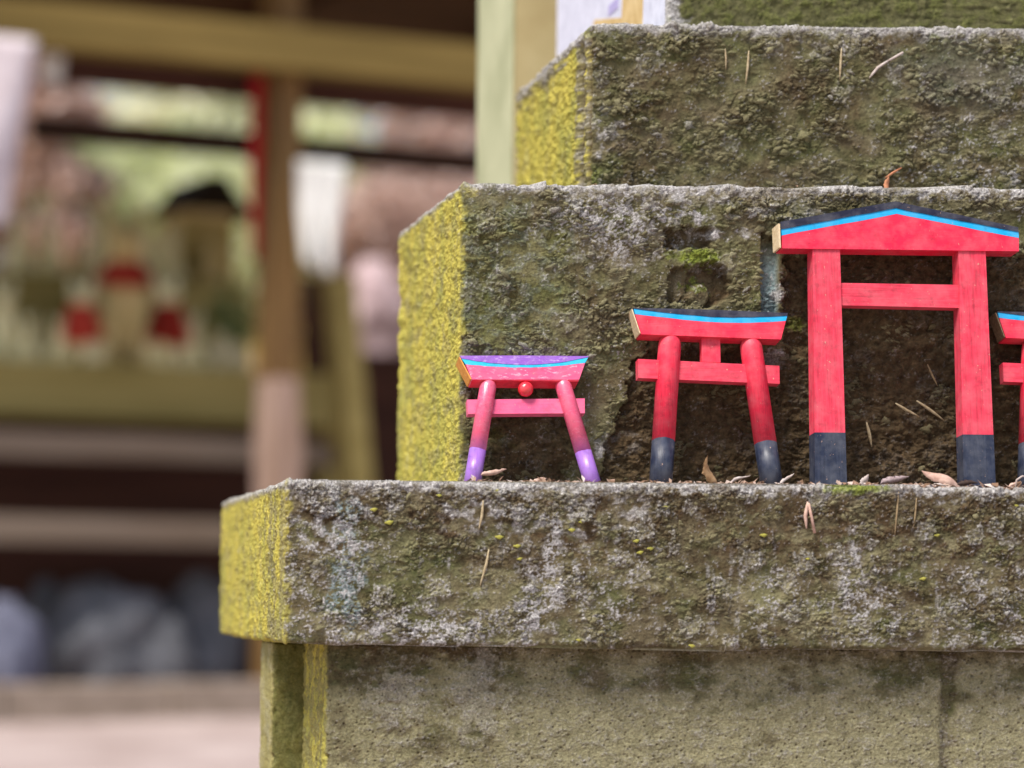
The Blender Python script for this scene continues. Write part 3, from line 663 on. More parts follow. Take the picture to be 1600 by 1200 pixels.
# --- middle gates: curved lintel, round posts
def mid_gate(label):
    z = lambda x, y: (960 + x / 3.872, 460 + y / 3.872)
    g = Gate("miniature_torii", label, 1116, 0.058, R(13.5), 0.019)
    T = g.T
    bt = [z(118, 86), z(230, 100), z(350, 114), z(480, 127), z(600, 136), z(720, 139), z(830, 138.5), z(940, 135), z(1046, 129)]
    bb = [z(126, 120), z(230, 133), z(350, 147), z(480, 160), z(600, 169), z(720, 173), z(830, 172), z(940, 168), z(1037, 161)]
    bt = jit(bt, .35, 5, 2); bb = jit(bb, .35, 6, 2)
    lint = g.poly("lintel", bb + [z(1008, 272), z(163, 241)], 0, T, M['red_x'], 0.0)
    g.poly("blue_stripe", bt + [(x, y - 0.25) for x, y in bb[::-1]], 0.0002, T - 0.0002, M['blue'], 0.0, lint)
    g.poly("ridge_board", [z(114, 80), z(580, 92), z(1049, 112)] + [(x, y - 0.25) for x, y in bt[::-1]], -0.0004, T + 0.0004, M['navy_x'], 0.0, lint)
    a, c = g.p(*z(112, 88)), g.p(*z(161, 240))
    bmobj("end_face", prism_bm([(a[0] - .0003, a[1]), (a[0] - .0014, a[1]), (c[0] - .0014, c[1] + .001), (c[0] - .0003, c[1] + .001)], 0.0004, T - 0.0004), M['endgrain'], lint)
    ya = T * 0.5
    g.dowel(z(338, 240), z(282, 1112), 460 + 888 / 3.872, 35, ya, M['red_z'], M['navy_z'])
    g.dowel(z(817, 258), z(947, 1125), 460 + 905 / 3.872, 34, ya, M['red_z'], M['navy_z'])
    g.poly("tie_beam", [z(143, 390), z(998, 432), z(1000, 541), z(145, 505)], ya - 0.004, ya + 0.006, M['redflat_x'], 0.0005)
    g.poly("centre_strut", [z(527, 262), z(640, 270), z(642, 412), z(530, 408)], ya - 0.003, ya + 0.005, M['red_z'], 0.0004)
    return g
gm = mid_gate("red miniature torii gate with curved lintel and central strut, beside the violet-topped gate")
r4 = copy_tree(gm.root)
r4.location.x += 574.5 * U * (1 + 0.075 / D); r4["label"] = "red miniature torii gate cut off by the right edge of the photo"
for o in r4.children:
    for c in o.children:
        if c.name.startswith("end_face"):
            c.data = c.data.copy(); c.data.materials.clear(); c.data.materials.append(M['enddark'])

# --- smallest gate: violet top, bead in the middle
z = lambda x, y: (700 + x / 5.454, 540 + y / 5.454)
g = Gate("miniature_torii", "smallest pink-red miniature torii gate with violet top and round bead, at the ledge corner", 828, 0.046, R(22), 0.019)
T = g.T
bt = [z(114, 110), z(240, 132), z(350, 147), z(500, 160), z(650, 165), z(800, 160), z(930, 148), z(1060, 127), z(1196, 98)]
bb = [z(150, 160), z(260, 171), z(400, 182), z(550, 187), z(700, 188), z(820, 184), z(950, 175), z(1060, 163), z(1168, 148)]
bt = jit(bt, .4, 7, 2); bb = jit(bb, .4, 8, 2)
lint = g.poly("lintel", bb + [z(1118, 290), z(205, 288)], 0, T, M['pinkworn'], 0.0)
g.poly("blue_stripe", bt + [(x, y - 0.2) for x, y in bb[::-1]], 0.0002, T - 0.0002, M['cyan'], 0.0, lint)
g.poly("ridge_board", [z(104, 86), z(660, 84), z(1202, 90)] + [(x, y - 0.2) for x, y in bt[::-1]], -0.0003, T + 0.0003, M['purple_x'], 0.0, lint)
a, c = g.p(*z(106, 96)), g.p(*z(204, 288))
bmobj("end_face", prism_bm([(a[0] - .0003, a[1]), (a[0] - .0016, a[1]), (c[0] - .0016, c[1] + .0008), (c[0] - .0003, c[1] + .0008)], 0.0003, T - 0.0003), M['endorange'], lint)
bmobj("under_face", box_bm(c[0] + .0004, g.p(*z(1116, 288))[0] - .0004, 0.0006, T - .0006, c[1] - .0005, c[1] + .0003), M['red_x'], lint)
ya = T * 0.5
g.dowel(z(350, 292), z(212, 1140), 540 + 898 / 5.454, 26, ya - .002, M['pinkred'], M['purple_z'])
g.dowel(z(965, 286), z(1222, 1140), 540 + 915 / 5.454, 25.5, ya - .002, M['pinkred'], M['purple_z'])
g.poly("tie_beam", [z(162, 460), z(1165, 450), z(1166, 576), z(170, 582)], ya - 0.002, ya + 0.006, M['pink'], 0.0004)
bx, bz = g.p(*z(660, 375), ya - .006)
bm = bmesh.new(); bmesh.ops.create_uvsphere(bm, u_segments=24, v_segments=16, radius=66 / 5.454 * U * 1.02)
bmesh.ops.translate(bm, verts=bm.verts, vec=(bx, ya - .007, bz)); tube_bm([(bx, ya - .007, bz), (bx, ya + .004, bz + .003)], .0016, 8, bm)
bmobj("bead", bm, M['gloss_red'], g.root, True)

# ------------------------------------------------------------------ leaf litter on the ledges
def chip_mat():
    b = NB("dry plant crumbs"); g_ = b.n("ShaderNodeNewGeometry")
    c = b.ramp(g_.outputs["Random Per Island"], [(0.0, lin(96, 74, 56)), (0.3, lin(136, 108, 88)), (0.55, lin(166, 142, 126)), (0.75, lin(204, 190, 182)), (0.88, lin(150, 118, 100)), (1.0, lin(84, 66, 54))])
    return b.done(c, 0.85, 0.15)
M['chips'] = chip_mat()
def litter(name, ys, zt, pxs, count, size, label, seed):
    rr = random.Random(seed); bm = bmesh.new()
    for i in range(count):
        px = rr.uniform(*pxs); y = ys[0] + (ys[1] - ys[0]) * rr.random() ** 1.3
        p = at(px, 750, y); L = rr.uniform(*size); Wd = L * rr.uniform(0.12, 0.8); a = rr.uniform(0, math.pi); tilt = rr.uniform(-0.1, 0.4) if rr.random() < 0.9 else rr.uniform(.4, 1.0)
        dx = Vector((math.cos(a) * math.cos(tilt), math.sin(a) * math.cos(tilt), math.sin(tilt))); sd_ = Vector((-math.sin(a), math.cos(a), rr.uniform(-.3, .3)))
        c = Vector((p.x, y, zt + abs(math.sin(tilt)) * L * .5 + rr.uniform(-.001, .0025)))
        n = dx.cross(sd_).normalized() * L * .15
        v = [bm.verts.new(c - dx * L / 2), bm.verts.new(c - sd_ * Wd / 2 + n), bm.verts.new(c + dx * L / 2), bm.verts.new(c + sd_ * Wd / 2 + n * rr.random()), bm.verts.new(c + n * .4 - Vector((0, 0, .0006)))]
        for q in ((0, 1, 4), (1, 2, 4), (2, 3, 4), (3, 0, 4)): bm.faces.new([v[j] for j in q])
    me = bpy.data.meshes.new(name); bm.to_mesh(me); bm.free()
    return tag(link(name, me, M['chips']), label, "litter", kind="stuff")
litter("leaf_litter", (0.012, 0.112), SLAB_TOP, (735, 1640), 3200, (0.0028, 0.0115), "dry crumbs and leaf fragments scattered along the lower stone ledge", 3)
litter("leaf_litter", (Y2 + 0.01, Y3 - 0.004), S2_TOP, (880, 1640), 160, (0.002, 0.006), "few dry crumbs lying on the upper stone ledge", 4)

def leaf_bm(L, W, curl, bend, n=13, seed=0):
    """dry leaf blade along +x with midrib fold, curl and bend, real thickness"""
    rr = random.Random(seed); bm = bmesh.new(); rows = []; wid = [rr.uniform(.62, 1.12) for _ in range(2 * n)]; tw = rr.uniform(-.9, .9)
    for lay in (0, 1):
        rw = []
        for i in range(n):
            t = i / (n - 1); wv = W * (math.sin(math.pi * t ** 0.8) ** 0.8 + 0.03)
            x = L * t; zc = bend * L * (t * t) + 0.05 * L * math.sin(7 * t + seed)
            row = []; wl = wid[i]; wr = wid[n + i]
            for j in (-2, -1, 0, 1, 2):
                v = j / 2 * (wl if j < 0 else wr); row.append(bm.verts.new((x + rr.uniform(-.01, .01) * L, v * wv * .5 * math.cos(curl * abs(v)), zc + abs(v) * wv * .5 * math.sin(curl * abs(v)) - lay * 0.00035)))
            rw.append(row)
        rows.append(rw)
    for lay in (0, 1):
        for i in range(n - 1):
            for j in range(4):
                q = (rows[lay][i][j], rows[lay][i + 1][j], rows[lay][i + 1][j + 1], rows[lay][i][j + 1]); bm.faces.new(q if lay == 0 else q[::-1])
    for i in range(n - 1):
        for j in (0, 4):
            q = (rows[0][i][j], rows[1][i][j], rows[1][i + 1][j], rows[0][i + 1][j]); bm.faces.new(q)
    for i in (0, n - 1):
        for j in range(4): bm.faces.new((rows[0][i][j], rows[0][i][j + 1], rows[1][i][j + 1], rows[1][i][j]))
    return bm
M['leaf_tan'] = simple("tan dry leaf", lin(160, 122, 84), lin(206, 172, 130), 160, 0.7, 0.25, 0.3, 0.001)
M['leaf_pink'] = simple("pinkish dry leaf", lin(170, 132, 116), lin(222, 190, 172), 160, 0.65, 0.3, 0.3, 0.001)
M['leaf_grey'] = simple("grey dry leaf", lin(116, 98, 96), lin(176, 158, 160), 160, 0.7, 0.25, 0.3, 0.001)
M['leaf_dark'] = simple("dark brown dry leaf", lin(40, 30, 28), lin(74, 58, 50), 160, 0.7, 0.25, 0.3, 0.001)
M['leaf_orange'] = simple("orange dry leaf", lin(166, 104, 74), lin(200, 140, 104), 160, 0.7, 0.25, 0.3, 0.001)
M['leaf_pale'] = simple("bleached dry leaf", lin(168, 150, 140), lin(208, 196, 190), 160, 0.7, 0.25, 0.3, 0.001)
def leaf(px, py, Y, L, W, rot, curl, bend, mat, label, seed, name="dry_leaf", base_z=None):
    L *= .88; W *= .88
    o = bmobj(name, leaf_bm(L * U, W * U, curl, bend, seed=seed), M[mat], None, True)
    p = at(px, py, Y); o.location = p
    if base_z is not None: o.location.z = base_z
    o.rotation_euler = [R(a) for a in rot]
    return tag(o, label, "leaf", "dry leaves on the stone ledges")
ZL = SLAB_TOP + 0.001
leaf(752, 745, 0.03, 52, 15, (-60, -12, 12), 0.8, 0.05, 'leaf_pink', "pinkish curled dry leaf behind the smallest gate's left post", 1, base_z=ZL + .008)
leaf(826, 745, 0.04, 38, 15, (-55, -14, 10), 0.7, 0.1, 'leaf_pink', "small pinkish dry leaf lying midway between the smallest gate's posts", 2, base_z=ZL)
leaf(1122, 756, 0.03, 58, 34, (-60, -128, 0), 1.3, -0.4, 'leaf_tan', "tan curled dry leaf standing upright between the strutted gate's posts", 3, base_z=ZL)
leaf(1128, 750, 0.05, 56, 9, (-50, -22, 0), 0.8, 0.05, 'leaf_pale', "slim bleached dry leaf left of the strutted gate's right post", 4, base_z=ZL)
leaf(1216, 750, 0.03, 38, 9, (-60, -38, 0), 0.8, 0.1, 'leaf_pale', "slim bleached dry leaf right of the strutted gate's right post", 5, base_z=ZL)
leaf(1345, 756, 0.04, 28, 16, (-75, -60, 0), 0.5, 0.0, 'leaf_pale', "small pointed pale dry leaf right of the largest gate's left post", 6, base_z=ZL)
leaf(1376, 757, 0.035, 50, 24, (-70, -18, 0), 1.1, -0.18, 'leaf_grey', "folded grey dry leaf between the largest gate's posts", 7, base_z=ZL + .004)
leaf(1506, 757, 0.028, 82, 30, (-62, 204, 4), 0.5, 0.04, 'leaf_pink', "long pinkish dry leaf leaning left of the largest gate's right post", 8, base_z=ZL)
leaf(1496, 757, 0.012, 34, 18, (-70, -10, 0), 1.0, -0.25, 'leaf_dark', "dark brown dry leaf fragment at the foot of the largest gate's right post", 9, base_z=ZL + .003)
leaf(1570, 757, 0.03, 34, 10, (-60, -20, 0), 0.8, 0.1, 'leaf_pink', "small pinkish dry leaf right of the largest gate's right post", 10, base_z=ZL)
leaf(1440, 760, 0.02, 48, 12, (-65, -4, 4), 0.6, 0.05, 'leaf_pale', "flat bleached dry leaf lying under the long pinkish leaf", 15, base_z=ZL)
leaf(1386, 299, Y2 + .015, 26, 15, (-75, -84, 0), 0.6, 0.05, 'leaf_orange', "small orange dry leaf on the upper ledge above the largest gate", 11, base_z=S2_TOP)

M['straw'] = simple("pale straw", lin(150, 130, 98), lin(196, 180, 146), 200, 0.6, 0.3, 0.2, 0.0005)
M['straw_dark'] = simple("brown straw", lin(128, 108, 78), lin(170, 148, 112), 200, 0.6, 0.3, 0.2, 0.0005)
def needle(pts, Y, wpx, label, mat='straw', name="pine_needle", lift=0.0018, cat="pine needle", fork=None):
    P = [at(px, py, Y - lift) for px, py in pts]; o0 = P[0].copy()
    Q = []
    for i in range(len(P) - 1):
        for t in (0, .25, .5, .75): Q.append(P[i].lerp(P[i + 1], t) - o0)
    Q.append(P[-1] - o0)
    n = len(Q); rad = [max(.35, math.sin(math.pi * (0.12 + 0.8 * i / (n - 1)))) * wpx * U * .5 for i in range(n)]
    Q = [q + Vector((0, -.0008 * math.sin(math.pi * i / (n - 1)), 0)) for i, q in enumerate(Q)]
    bm = tube_bm(Q, rad, 6)
    if fork: tube_bm([q - o0 for q in [at(px, py, Y - lift - .0006) for px, py in fork]], wpx * U * .4, 6, bm)
    o = bmobj(name, bm, M[mat], None, True); o.location = o0
    return tag(o, label, cat, "straws and needles caught on the stone faces")
needle([(1133, 76), (1134, 92), (1134, 108)], Y3, 3.4, "short straw on the top step face, left of a longer one")
needle([(1170, 79), (1168, 105), (1165, 131)], Y3, 4.2, "longer upright straw on the top step face, above the strutted gate")
needle([(1315, 75), (1313, 100), (1312, 127)], Y3, 4.2, "upright straw on the top step face, above the largest gate's left post")
o = needle([(1358, 122), (1371, 106), (1392, 92)], Y3, 5.0, "winged seed stuck to the top step face above the largest gate's roof", 'leaf_pale', "winged_seed", .003, "seed", fork=[(1390, 94), (1402, 87), (1411, 82)])
needle([(1383, 278), (1395, 270), (1409, 262)], Y3 - .02, 4.0, "short twig lying by the small orange leaf on the upper ledge", 'leaf_orange')
needle([(1354, 660), (1358, 678), (1362, 698)], Y2 + .002, 5.5, "short pale straw just right of the largest gate's left post", lift=.003)
needle([(1399, 630), (1416, 641), (1436, 651)], Y2 + .002, 5, "left slanted straw of the pair between the largest gate's posts", lift=.003)
needle([(1432, 626), (1452, 640), (1475, 657)], Y2 + .002, 5, "right slanted straw of the pair between the largest gate's posts", lift=.003)
needle([(1449, 569), (1456, 586), (1465, 603)], Y2 + .002, 3.4, "thin straw above the slanted pair between the largest gate's posts", 'straw_dark', lift=.003)
needle([(755, 782), (753, 805), (748, 828)], 0, 4.6, "upper curved straw on the slab front under the smallest gate")
needle([(764, 858), (760, 880), (750, 915)], 0, 4.6, "lower curved straw on the slab front under the smallest gate")
needle([(1262, 784), (1258, 806), (1260, 826)], 0, 6, "forked dry stalk hanging over the slab edge between the middle gates", 'leaf_pink', "dry_stalk", .003, "stalk", fork=[(1263, 786), (1268, 808), (1273, 833)])
needle([(1404, 768), (1401, 800), (1398, 836)], 0, 3.0, "thin straw hanging on the slab front, left of a fainter one", 'straw_dark')
needle([(1432, 778), (1430, 800), (1427, 826)], 0, 2.6, "fainter thin straw hanging on the slab front below the long leaf", 'straw_dark')
needle([(1586, 762), (1588, 750), (1597, 744), (1606, 745)], 0.02, 3, "curved twig at the foot of the right-hand cut-off gate", 'leaf_pale', lift=0)

# ------------------------------------------------------------------ pale pillar behind the pedestal
M['pale'] = simple("pale green weathered stone", lin(160, 164, 128), lin(198, 200, 164), 6, 0.9, 0.15, 0.3, 0.004)
M['beige'] = simple("beige weathered stone", lin(172, 154, 110), lin(194, 180, 136), 9, 0.9, 0.15, 0.3, 0.004)
pc = at(806, 100, 0.86)
pil = empty("stone_pillar", (pc.x + .1, 0.98, 0)); tag(pil, "tall pale greenish stone pillar standing behind the pedestal", "pillar")
bmobj("shaft", box_bm(-.1, .12, -.12, .125, 0, 1.75), M['beige'], pil, False, 0.008)
bmobj("lichen_face", box_bm(-.1035, -.1012, -.114, .119, 0.02, 1.73), M['pale'], pil)

# ------------------------------------------------------------------ wayside shelter behind (blurred)
TH = math.atan2(1, 2.57)
O0 = at(435, 900, 10 - D); O0.z = 0
sa_, ca_ = math.sin(TH), math.cos(TH)
EA = Vector((ca_, sa_, 0)); EB = Vector((-sa_, ca_, 0))
def S(px, py, off=0.0):
    d = ray(px, py); o = O0 + EB * off
    t = (o - CAMP).dot(EB) / d.dot(EB); q = CAMP + d * t - O0
    return q.dot(EA), q.z
def PW(px, py, off):
    s, zz = S(px, py, off); return O0 + EA * s + EB * off + Vector((0, 0, zz))
shed = empty("wooden_shelter", O0, (0, 0, TH)); tag(shed, "open wooden shrine shelter on posts in the blurred background", "shelter")
def wood(name, c1, c2, st): return simple(name, c1, c2, 14, 0.75, 0.2, 0.4, 0.003, st)
M['wood_y'] = wood("yellowed beam wood", lin(108, 90, 46), lin(146, 124, 70), (0.08, 1, 1))
M['wood_b'] = wood("brown post wood", lin(98, 72, 46), lin(142, 112, 68), (1, 1, 0.08))
M['wood_d'] = wood("dark wood and gap shade", lin(58, 34, 26), lin(88, 56, 42), (0.08, 1, 1))  # dark wood; also paints the shaded gaps behind planks and post
M['wood_dd'] = wood("nearly black wood", lin(36, 22, 14), lin(56, 36, 24), (0.08, 1, 1))
M['wood_p'] = wood("greyed plank wood", lin(120, 104, 88), lin(154, 138, 120), (0.08, 1, 1))
M['wood_o'] = wood("olive mossy wood", lin(148, 132, 74), lin(182, 164, 102), (0.08, 1, 1))
M['pale_wood'] = simple("pale pinkish wood", lin(150, 122, 100), lin(186, 160, 148), 14, 0.8, 0.2, 0.3, 0.003, (1, 1, .1))
def sbox(name, px0, px1, py0, py1, off, th, mat, parent=None, z0=None, z1=None, xs=None, bevel=0.006):
    pm = 0.5 * (px0 + px1)
    s0 = S(px0, 0.5 * (py0 + py1), off)[0]; s1 = S(px1, 0.5 * (py0 + py1), off)[0]
    if xs: s0, s1 = xs
    zt = S(pm, py0, off)[1] if z1 is None else z1; zb = S(pm, py1, off)[1] if z0 is None else z0
    return bmobj(name, box_bm(s0, s1, off, off + th, zb, zt), M[mat], parent or shed, False, bevel)
sbox("post", 432, 470, 0, 700, 0, 0.16, 'wood_b', z0=0, z1=2.9)
q0 = S(436, 590, 0)[1]; q1 = S(436, 690, 0)[1]; sc_ = S(444, 690, 0)[0]
bmobj("post_lower", prism_bm([(sc_ - .047, q0), (sc_ + .05, q0), (sc_ + .07, q1), (sc_ + .06, .35), (sc_ + .05, 0), (sc_ - .03, 0), (sc_ - .04, .35), (sc_ - .06, q1)], -0.02, .14), M['pale_wood'], shed, False, .006)  # wider, paler lower stretch of the post
sbox("post", 403, 468, 0, 700, 1.62, 0.16, 'wood_b', z0=0, z1=2.9, xs=(-3.2, -3.04)); sbox("post", 0, 1, 0, 700, 1.62, 0.16, 'wood_b', z0=0, z1=2.9, xs=(2.9, 3.06))
sbox("post", 0, 1, 0, 700, 0, 0.16, 'wood_b', z0=0, z1=2.9, xs=(3.0, 3.16)); sbox("post", 0, 1, 0, 700, 0, 0.16, 'wood_b', z0=0, z1=2.9, xs=(-3.2, -3.04))
zt = S(333, 30, -0.1)[1]; zb = S(333, 97, -0.1)[1]
sbox("beam", 0, 1, 0, 1, -0.12, 0.12, 'wood_y', z0=zb, z1=zt, xs=(-3.6, 3.6))
zt = S(250, 90, 0.2)[1]; zb = S(250, 142, 0.2)[1]
sbox("fascia_board", 0, 1, 0, 1, 0.2, 0.04, 'wood_d', z0=zb, z1=zt + .1, xs=(S(105, 100, .2)[0], 3.2))
zt = S(220, 192, 0.4)[1]; zb = S(220, 230, 0.4)[1]
sbox("rail", 0, 1, 0, 1, 0.4, 0.06, 'wood_dd', z0=zb, z1=zt, xs=(S(55, 200, .4)[0], 3.2))
bmobj("gap_shade_board", box_bm(S(476, 500, 1.7)[0], S(538, 500, 1.7)[0], 1.7, 1.73, 0, S(500, 432, 1.7)[1]), M['wood_d'], shed)  # added dark boards standing in for the shaded gap beside the post
bmobj("gap_shade_board", box_bm(S(538.6, 500, 1.7)[0], S(660, 500, 1.7)[0], 1.7, 1.73, 0, S(600, 552, 1.7)[1]), M['wood_d'], shed)
# roof boards
for i in range(9):
    o0_ = -0.14 + i * 0.22
    bmobj("roof_board", box_bm(-3.9, 3.9, o0_, o0_ + 0.213, 2.92, 2.95), M['wood_d'], shed)
for i in range(7):
    s0 = -3.6 + i * 1.2
    bmobj("rafter", box_bm(s0 + .25, s0 + .33, -0.13, 1.8, 2.83, 2.918), M['wood_d'], shed)
zt, zb = S(200, 570, .7)[1], S(200, 655, .7)[1]
sbox("altar_shelf", 0, 1, 0, 1, 0.7, 0.9, 'wood_o', z0=zb, z1=zt, xs=(-2.6, S(572, 600, .7)[0]), bevel=0.012); SHELF = zt
zt2, zb2 = S(200, 435, 1.35)[1], S(200, 560, 1.35)[1]
sbox("altar_tier", 0, 1, 0, 1, 1.35, 0.3, 'wood_o', z0=zt + .0005, z1=zt2, xs=(-2.6, S(390, 500, 1.35)[0]), bevel=0.01); TIER = zt2
for (xs) in ((-2.4, -2.25), (S(540, 600, .8)[0] - .1, S(540, 600, .8)[0])):
    bmobj("shelf_leg", box_bm(xs[0], xs[1], .8, .95, 0, zb), M['wood_o'], shed)
sbox("plank", 0, 1, 0, 1, 0.45, 0.16, 'wood_p', z0=S(200, 718, .45)[1], z1=S(200, 678, .45)[1], xs=(-2.7, S(540, 700, .45)[0]))
sbox("plank", 0, 1, 0, 1, 0.35, 0.2, 'wood_p', z0=S(170, 850, .35)[1], z1=S(170, 808, .35)[1], xs=(-2.7, S(560, 820, .35)[0]))
a0, a1 = S(540, 430, .3), S(598, 780, .3)
bmobj("brace", prism_bm([(a0[0] - .045, a0[1]), (a0[0] + .045, a0[1]), (a1[0] + .06, 0), (a1[0] - .06, 0)], .3, .42), M['wood_o'], shed)
bmobj("plank_gap_board", box_bm(-2.6, S(560, 900, 1.0)[0], 1.0, 1.04, 0, zb - .01), M['wood_d'], shed)  # dark tone here paints the shaded gaps between the planks

# hanging red cloth strip
M['red_cloth'] = simple("red cloth", lin(128, 8, 18), lin(160, 18, 28), 30, 0.8, 0.15, 0.3, 0.003)
def cloth(name, pts_top, pts_bot, off, mat, label, cat, wob=.012, group=None, nx=8, nz=16):
    (xa, ya), (xb, yb) = pts_top; (xc, yc), (xd, yd) = pts_bot
    A, B_, C_, D_ = S(xa, ya, off), S(xb, yb, off), S(xc, yc, off), S(xd, yd, off); bm = bmesh.new(); L = []
    for lay in (0, 1):
        g_ = []
        for j in range(nz):
            t = j / (nz - 1); row = []
            for i in range(nx):
                u_ = i / (nx - 1)
                p0 = (A[0] + (B_[0] - A[0]) * u_, A[1] + (B_[1] - A[1]) * u_); p1 = (C_[0] + (D_[0] - C_[0]) * u_, C_[1] + (D_[1] - C_[1]) * u_)
                row.append(bm.verts.new((p0[0] + (p1[0] - p0[0]) * t, off + lay * .004 + wob * math.sin(5 * u_ + 4 * t) * (0.3 + t), p0[1] + (p1[1] - p0[1]) * t)))
            g_.append(row)
        L.append(g_)
        for j in range(nz - 1):
            for i in range(nx - 1): bm.faces.new((g_[j][i], g_[j][i + 1], g_[j + 1][i + 1], g_[j + 1][i]))
    for j in range(nz - 1):
        for i in (0, nx - 1): bm.faces.new((L[0][j][i], L[0][j + 1][i], L[1][j + 1][i], L[1][j][i]))
    for i in range(nx - 1):
        for j in (0, nz - 1): bm.faces.new((L[0][j][i], L[0][j][i + 1], L[1][j][i + 1], L[1][j][i]))
    o = bmobj(name, bm, M[mat], None, True); o.location = O0; o.rotation_euler = (0, 0, TH)
    return tag(o, label, cat, group)
cloth("red_banner", ((393, 108), (412, 112)), ((392, 405), (408, 405)), -0.01, 'red_cloth', "narrow red cloth banner hanging left of the shelter's blurred post", "banner")
M['white_cloth'] = simple("white cloth", lin(206, 192, 194), lin(232, 222, 226), 10, 0.85, 0.1, 0.3, 0.003)
M['paper'] = simple("white paper", lin(214, 212, 204), lin(236, 236, 232), 20, 0.8, 0.1, 0.1, 0.002)
cloth("white_banner", ((-40, 50), (56, 62)), ((-80, 345), (12, 350)), -0.25, 'white_cloth', "pale pinkish cloth banner at the left edge of the photo", "banner", 0.02)
cloth("paper_streamer", ((466, 250), (500, 252)), ((474, 415), (508, 420)), -0.17, 'paper', "left one of the two white paper streamers right of the blurred post", "paper streamer", .02, "white paper streamers hanging in the shelter")
cloth("paper_streamer", ((502, 252), (540, 256)), ((506, 432), (528, 425)), -0.19, 'paper', "right one of the two white paper streamers right of the blurred post", "paper streamer", .02, "white paper streamers hanging in the shelter")
cloth("paper_streamer", ((62, 82), (100, 84)), ((66, 128), (98, 130)), 0.05, 'paper', "small white sheet under the beam beside the pale cloth banner", "paper streamer", .01, "white paper streamers hanging in the shelter")  # small white sheet hung below the beam

# fox statues
def ell(bm, c, r, rot=None, seg=14):
    m = Matrix.Translation(c) @ (rot.to_4x4() if rot else Matrix.Identity(4)) @ Matrix.Diagonal((*r, 1))
    bmesh.ops.create_uvsphere(bm, u_segments=seg, v_segments=10, radius=1, matrix=m)
def fox_mesh():
    bm = bmesh.new(); E = Vector
    ell(bm, E((0, .05, .30)), (.145, .17, .30)); ell(bm, E((0, -.03, .45)), (.12, .11, .17))      # haunch, chest
    for s_ in (-1, 1):
        tube_bm([(s_ * .065, -.10, .45), (s_ * .06, -.14, .22), (s_ * .06, -.15, .03)], [.055, .042, .035], 10, bm)
        ell(bm, E((s_ * .06, -.18, .03)), (.042, .065, .032)); ell(bm, E((s_ * .13, .04, .13)), (.07, .14, .13)); ell(bm, E((s_ * .13, -.10, .03)), (.045, .08, .03))
        tube_bm([(s_ * .055, -.05, .80), (s_ * .075, -.04, .90), (s_ * .085, -.035, .985)], [.045, .032, .004], 8, bm)   # ears
    tube_bm([(0, -.03, .52), (0, -.06, .66), (0, -.07, .74)], [.10, .078, .075], 12, bm)
    ell(bm, E((0, -.07, .755)), (.098, .105, .092)); tube_bm([(0, -.13, .745), (0, -.20, .72), (0, -.262, .705)], [.062, .042, .018], 10, bm)
    tube_bm([(0, .18, .08), (.02, .29, .18), (.03, .31, .42), (.02, .26, .62), (0, .22, .74)], [.05, .08, .095, .07, .01], 10, bm)
    bmesh.ops.recalc_face_normals(bm, faces=bm.faces)
    me = bpy.data.meshes.new("fox_src"); bm.to_mesh(me); bm.free()
    o = bpy.data.objects.new("fox_src", me); COL.objects.link(o)
    md = o.modifiers.new("r", 'REMESH'); md.mode = 'VOXEL'; md.voxel_size = .02
    dg = bpy.context.evaluated_depsgraph_get(); m2 = bpy.data.meshes.new_from_object(o.evaluated_get(dg))
    bpy.data.objects.remove(o); m2.name = "fox"
    m2.polygons.foreach_set("use_smooth", np.ones(len(m2.polygons), bool)); return m2
FOX = fox_mesh()
M['ceramic'] = simple("cream ceramic", lin(228, 216, 150), lin(244, 238, 196), 6, 0.4, 0.5, 0.05, 0.002)
M['old_stone'] = simple("old yellowish stone", lin(190, 168, 108), lin(222, 202, 148), 10, 0.85, 0.2, 0.4, 0.004)
M['bib'] = simple("red bib cloth", lin(176, 50, 40), lin(204, 84, 66), 20, 0.8, 0.1, 0.3, 0.003)
FM = {}
for mm in ('ceramic', 'old_stone'):
    FM[mm] = FOX.copy(); FM[mm].materials.append(M[mm])
bm = bmesh.new(); n = 14; r0_, r1_, r2_ = [], [], []
for i in range(n):
    a = math.pi * (-0.15 + 1.3 * i / (n - 1)); cx, sy = math.cos(a), -math.sin(a)
    r0_.append(bm.verts.new((.098 * cx, -.055 + .095 * sy, .63))); r1_.append(bm.verts.new((.16 * cx, -.05 + .155 * sy, .47))); r2_.append(bm.verts.new((.175 * cx, -.05 + .17 * sy, .33 + .05 * abs(cx))))
for i in range(n - 1):
    bm.faces.new((r0_[i], r1_[i], r1_[i + 1], r0_[i + 1])); bm.faces.new((r1_[i], r2_[i], r2_[i + 1], r1_[i + 1]))
bmesh.ops.solidify(bm, geom=bm.faces[:], thickness=.012)
me = bpy.data.meshes.new("bib"); bm.to_mesh(me); bm.free(); me.materials.append(M['bib']); BIB = me
def fox(px, py_top, py_bot, off, zbase, mat, bib, label, yaw=0):
    p = PW(px, py_bot, off); p.z = zbase
    k_ = F / ((p - CAMP).dot(Vector((0, 1, 0)))); h = (PY0 - py_top) / k_ + CH - zbase
    r_ = empty("fox_statue", p, (0, 0, TH * 0.3 + yaw)); r_.scale = (h * 1.3, h * 1.2, h)
    tag(r_, label, "fox statue", "fox statues on the shelter altar")
    link("body", FM[mat], None, r_)
    if bib:
        bo = link("bib", BIB, None, r_)
        if h > .5: bo.scale = (.8, .85, .55); bo.location = (0, -.012, .27)
        else: bo.scale = (1.08, 1.1, 1.5); bo.location = (0, 0, -.30)
fox(190, 305, 560, 0.95, SHELF, 'old_stone', True, "tallest blurred fox statue with a red bib in the middle of the altar")
fox(128, 425, 565, 0.80, SHELF, 'ceramic', True, "small fox statue with red bib left of the tallest one", -.3)
fox(255, 420, 565, 0.80, SHELF, 'ceramic', True, "small fox statue with red bib right of the tallest one", .3)
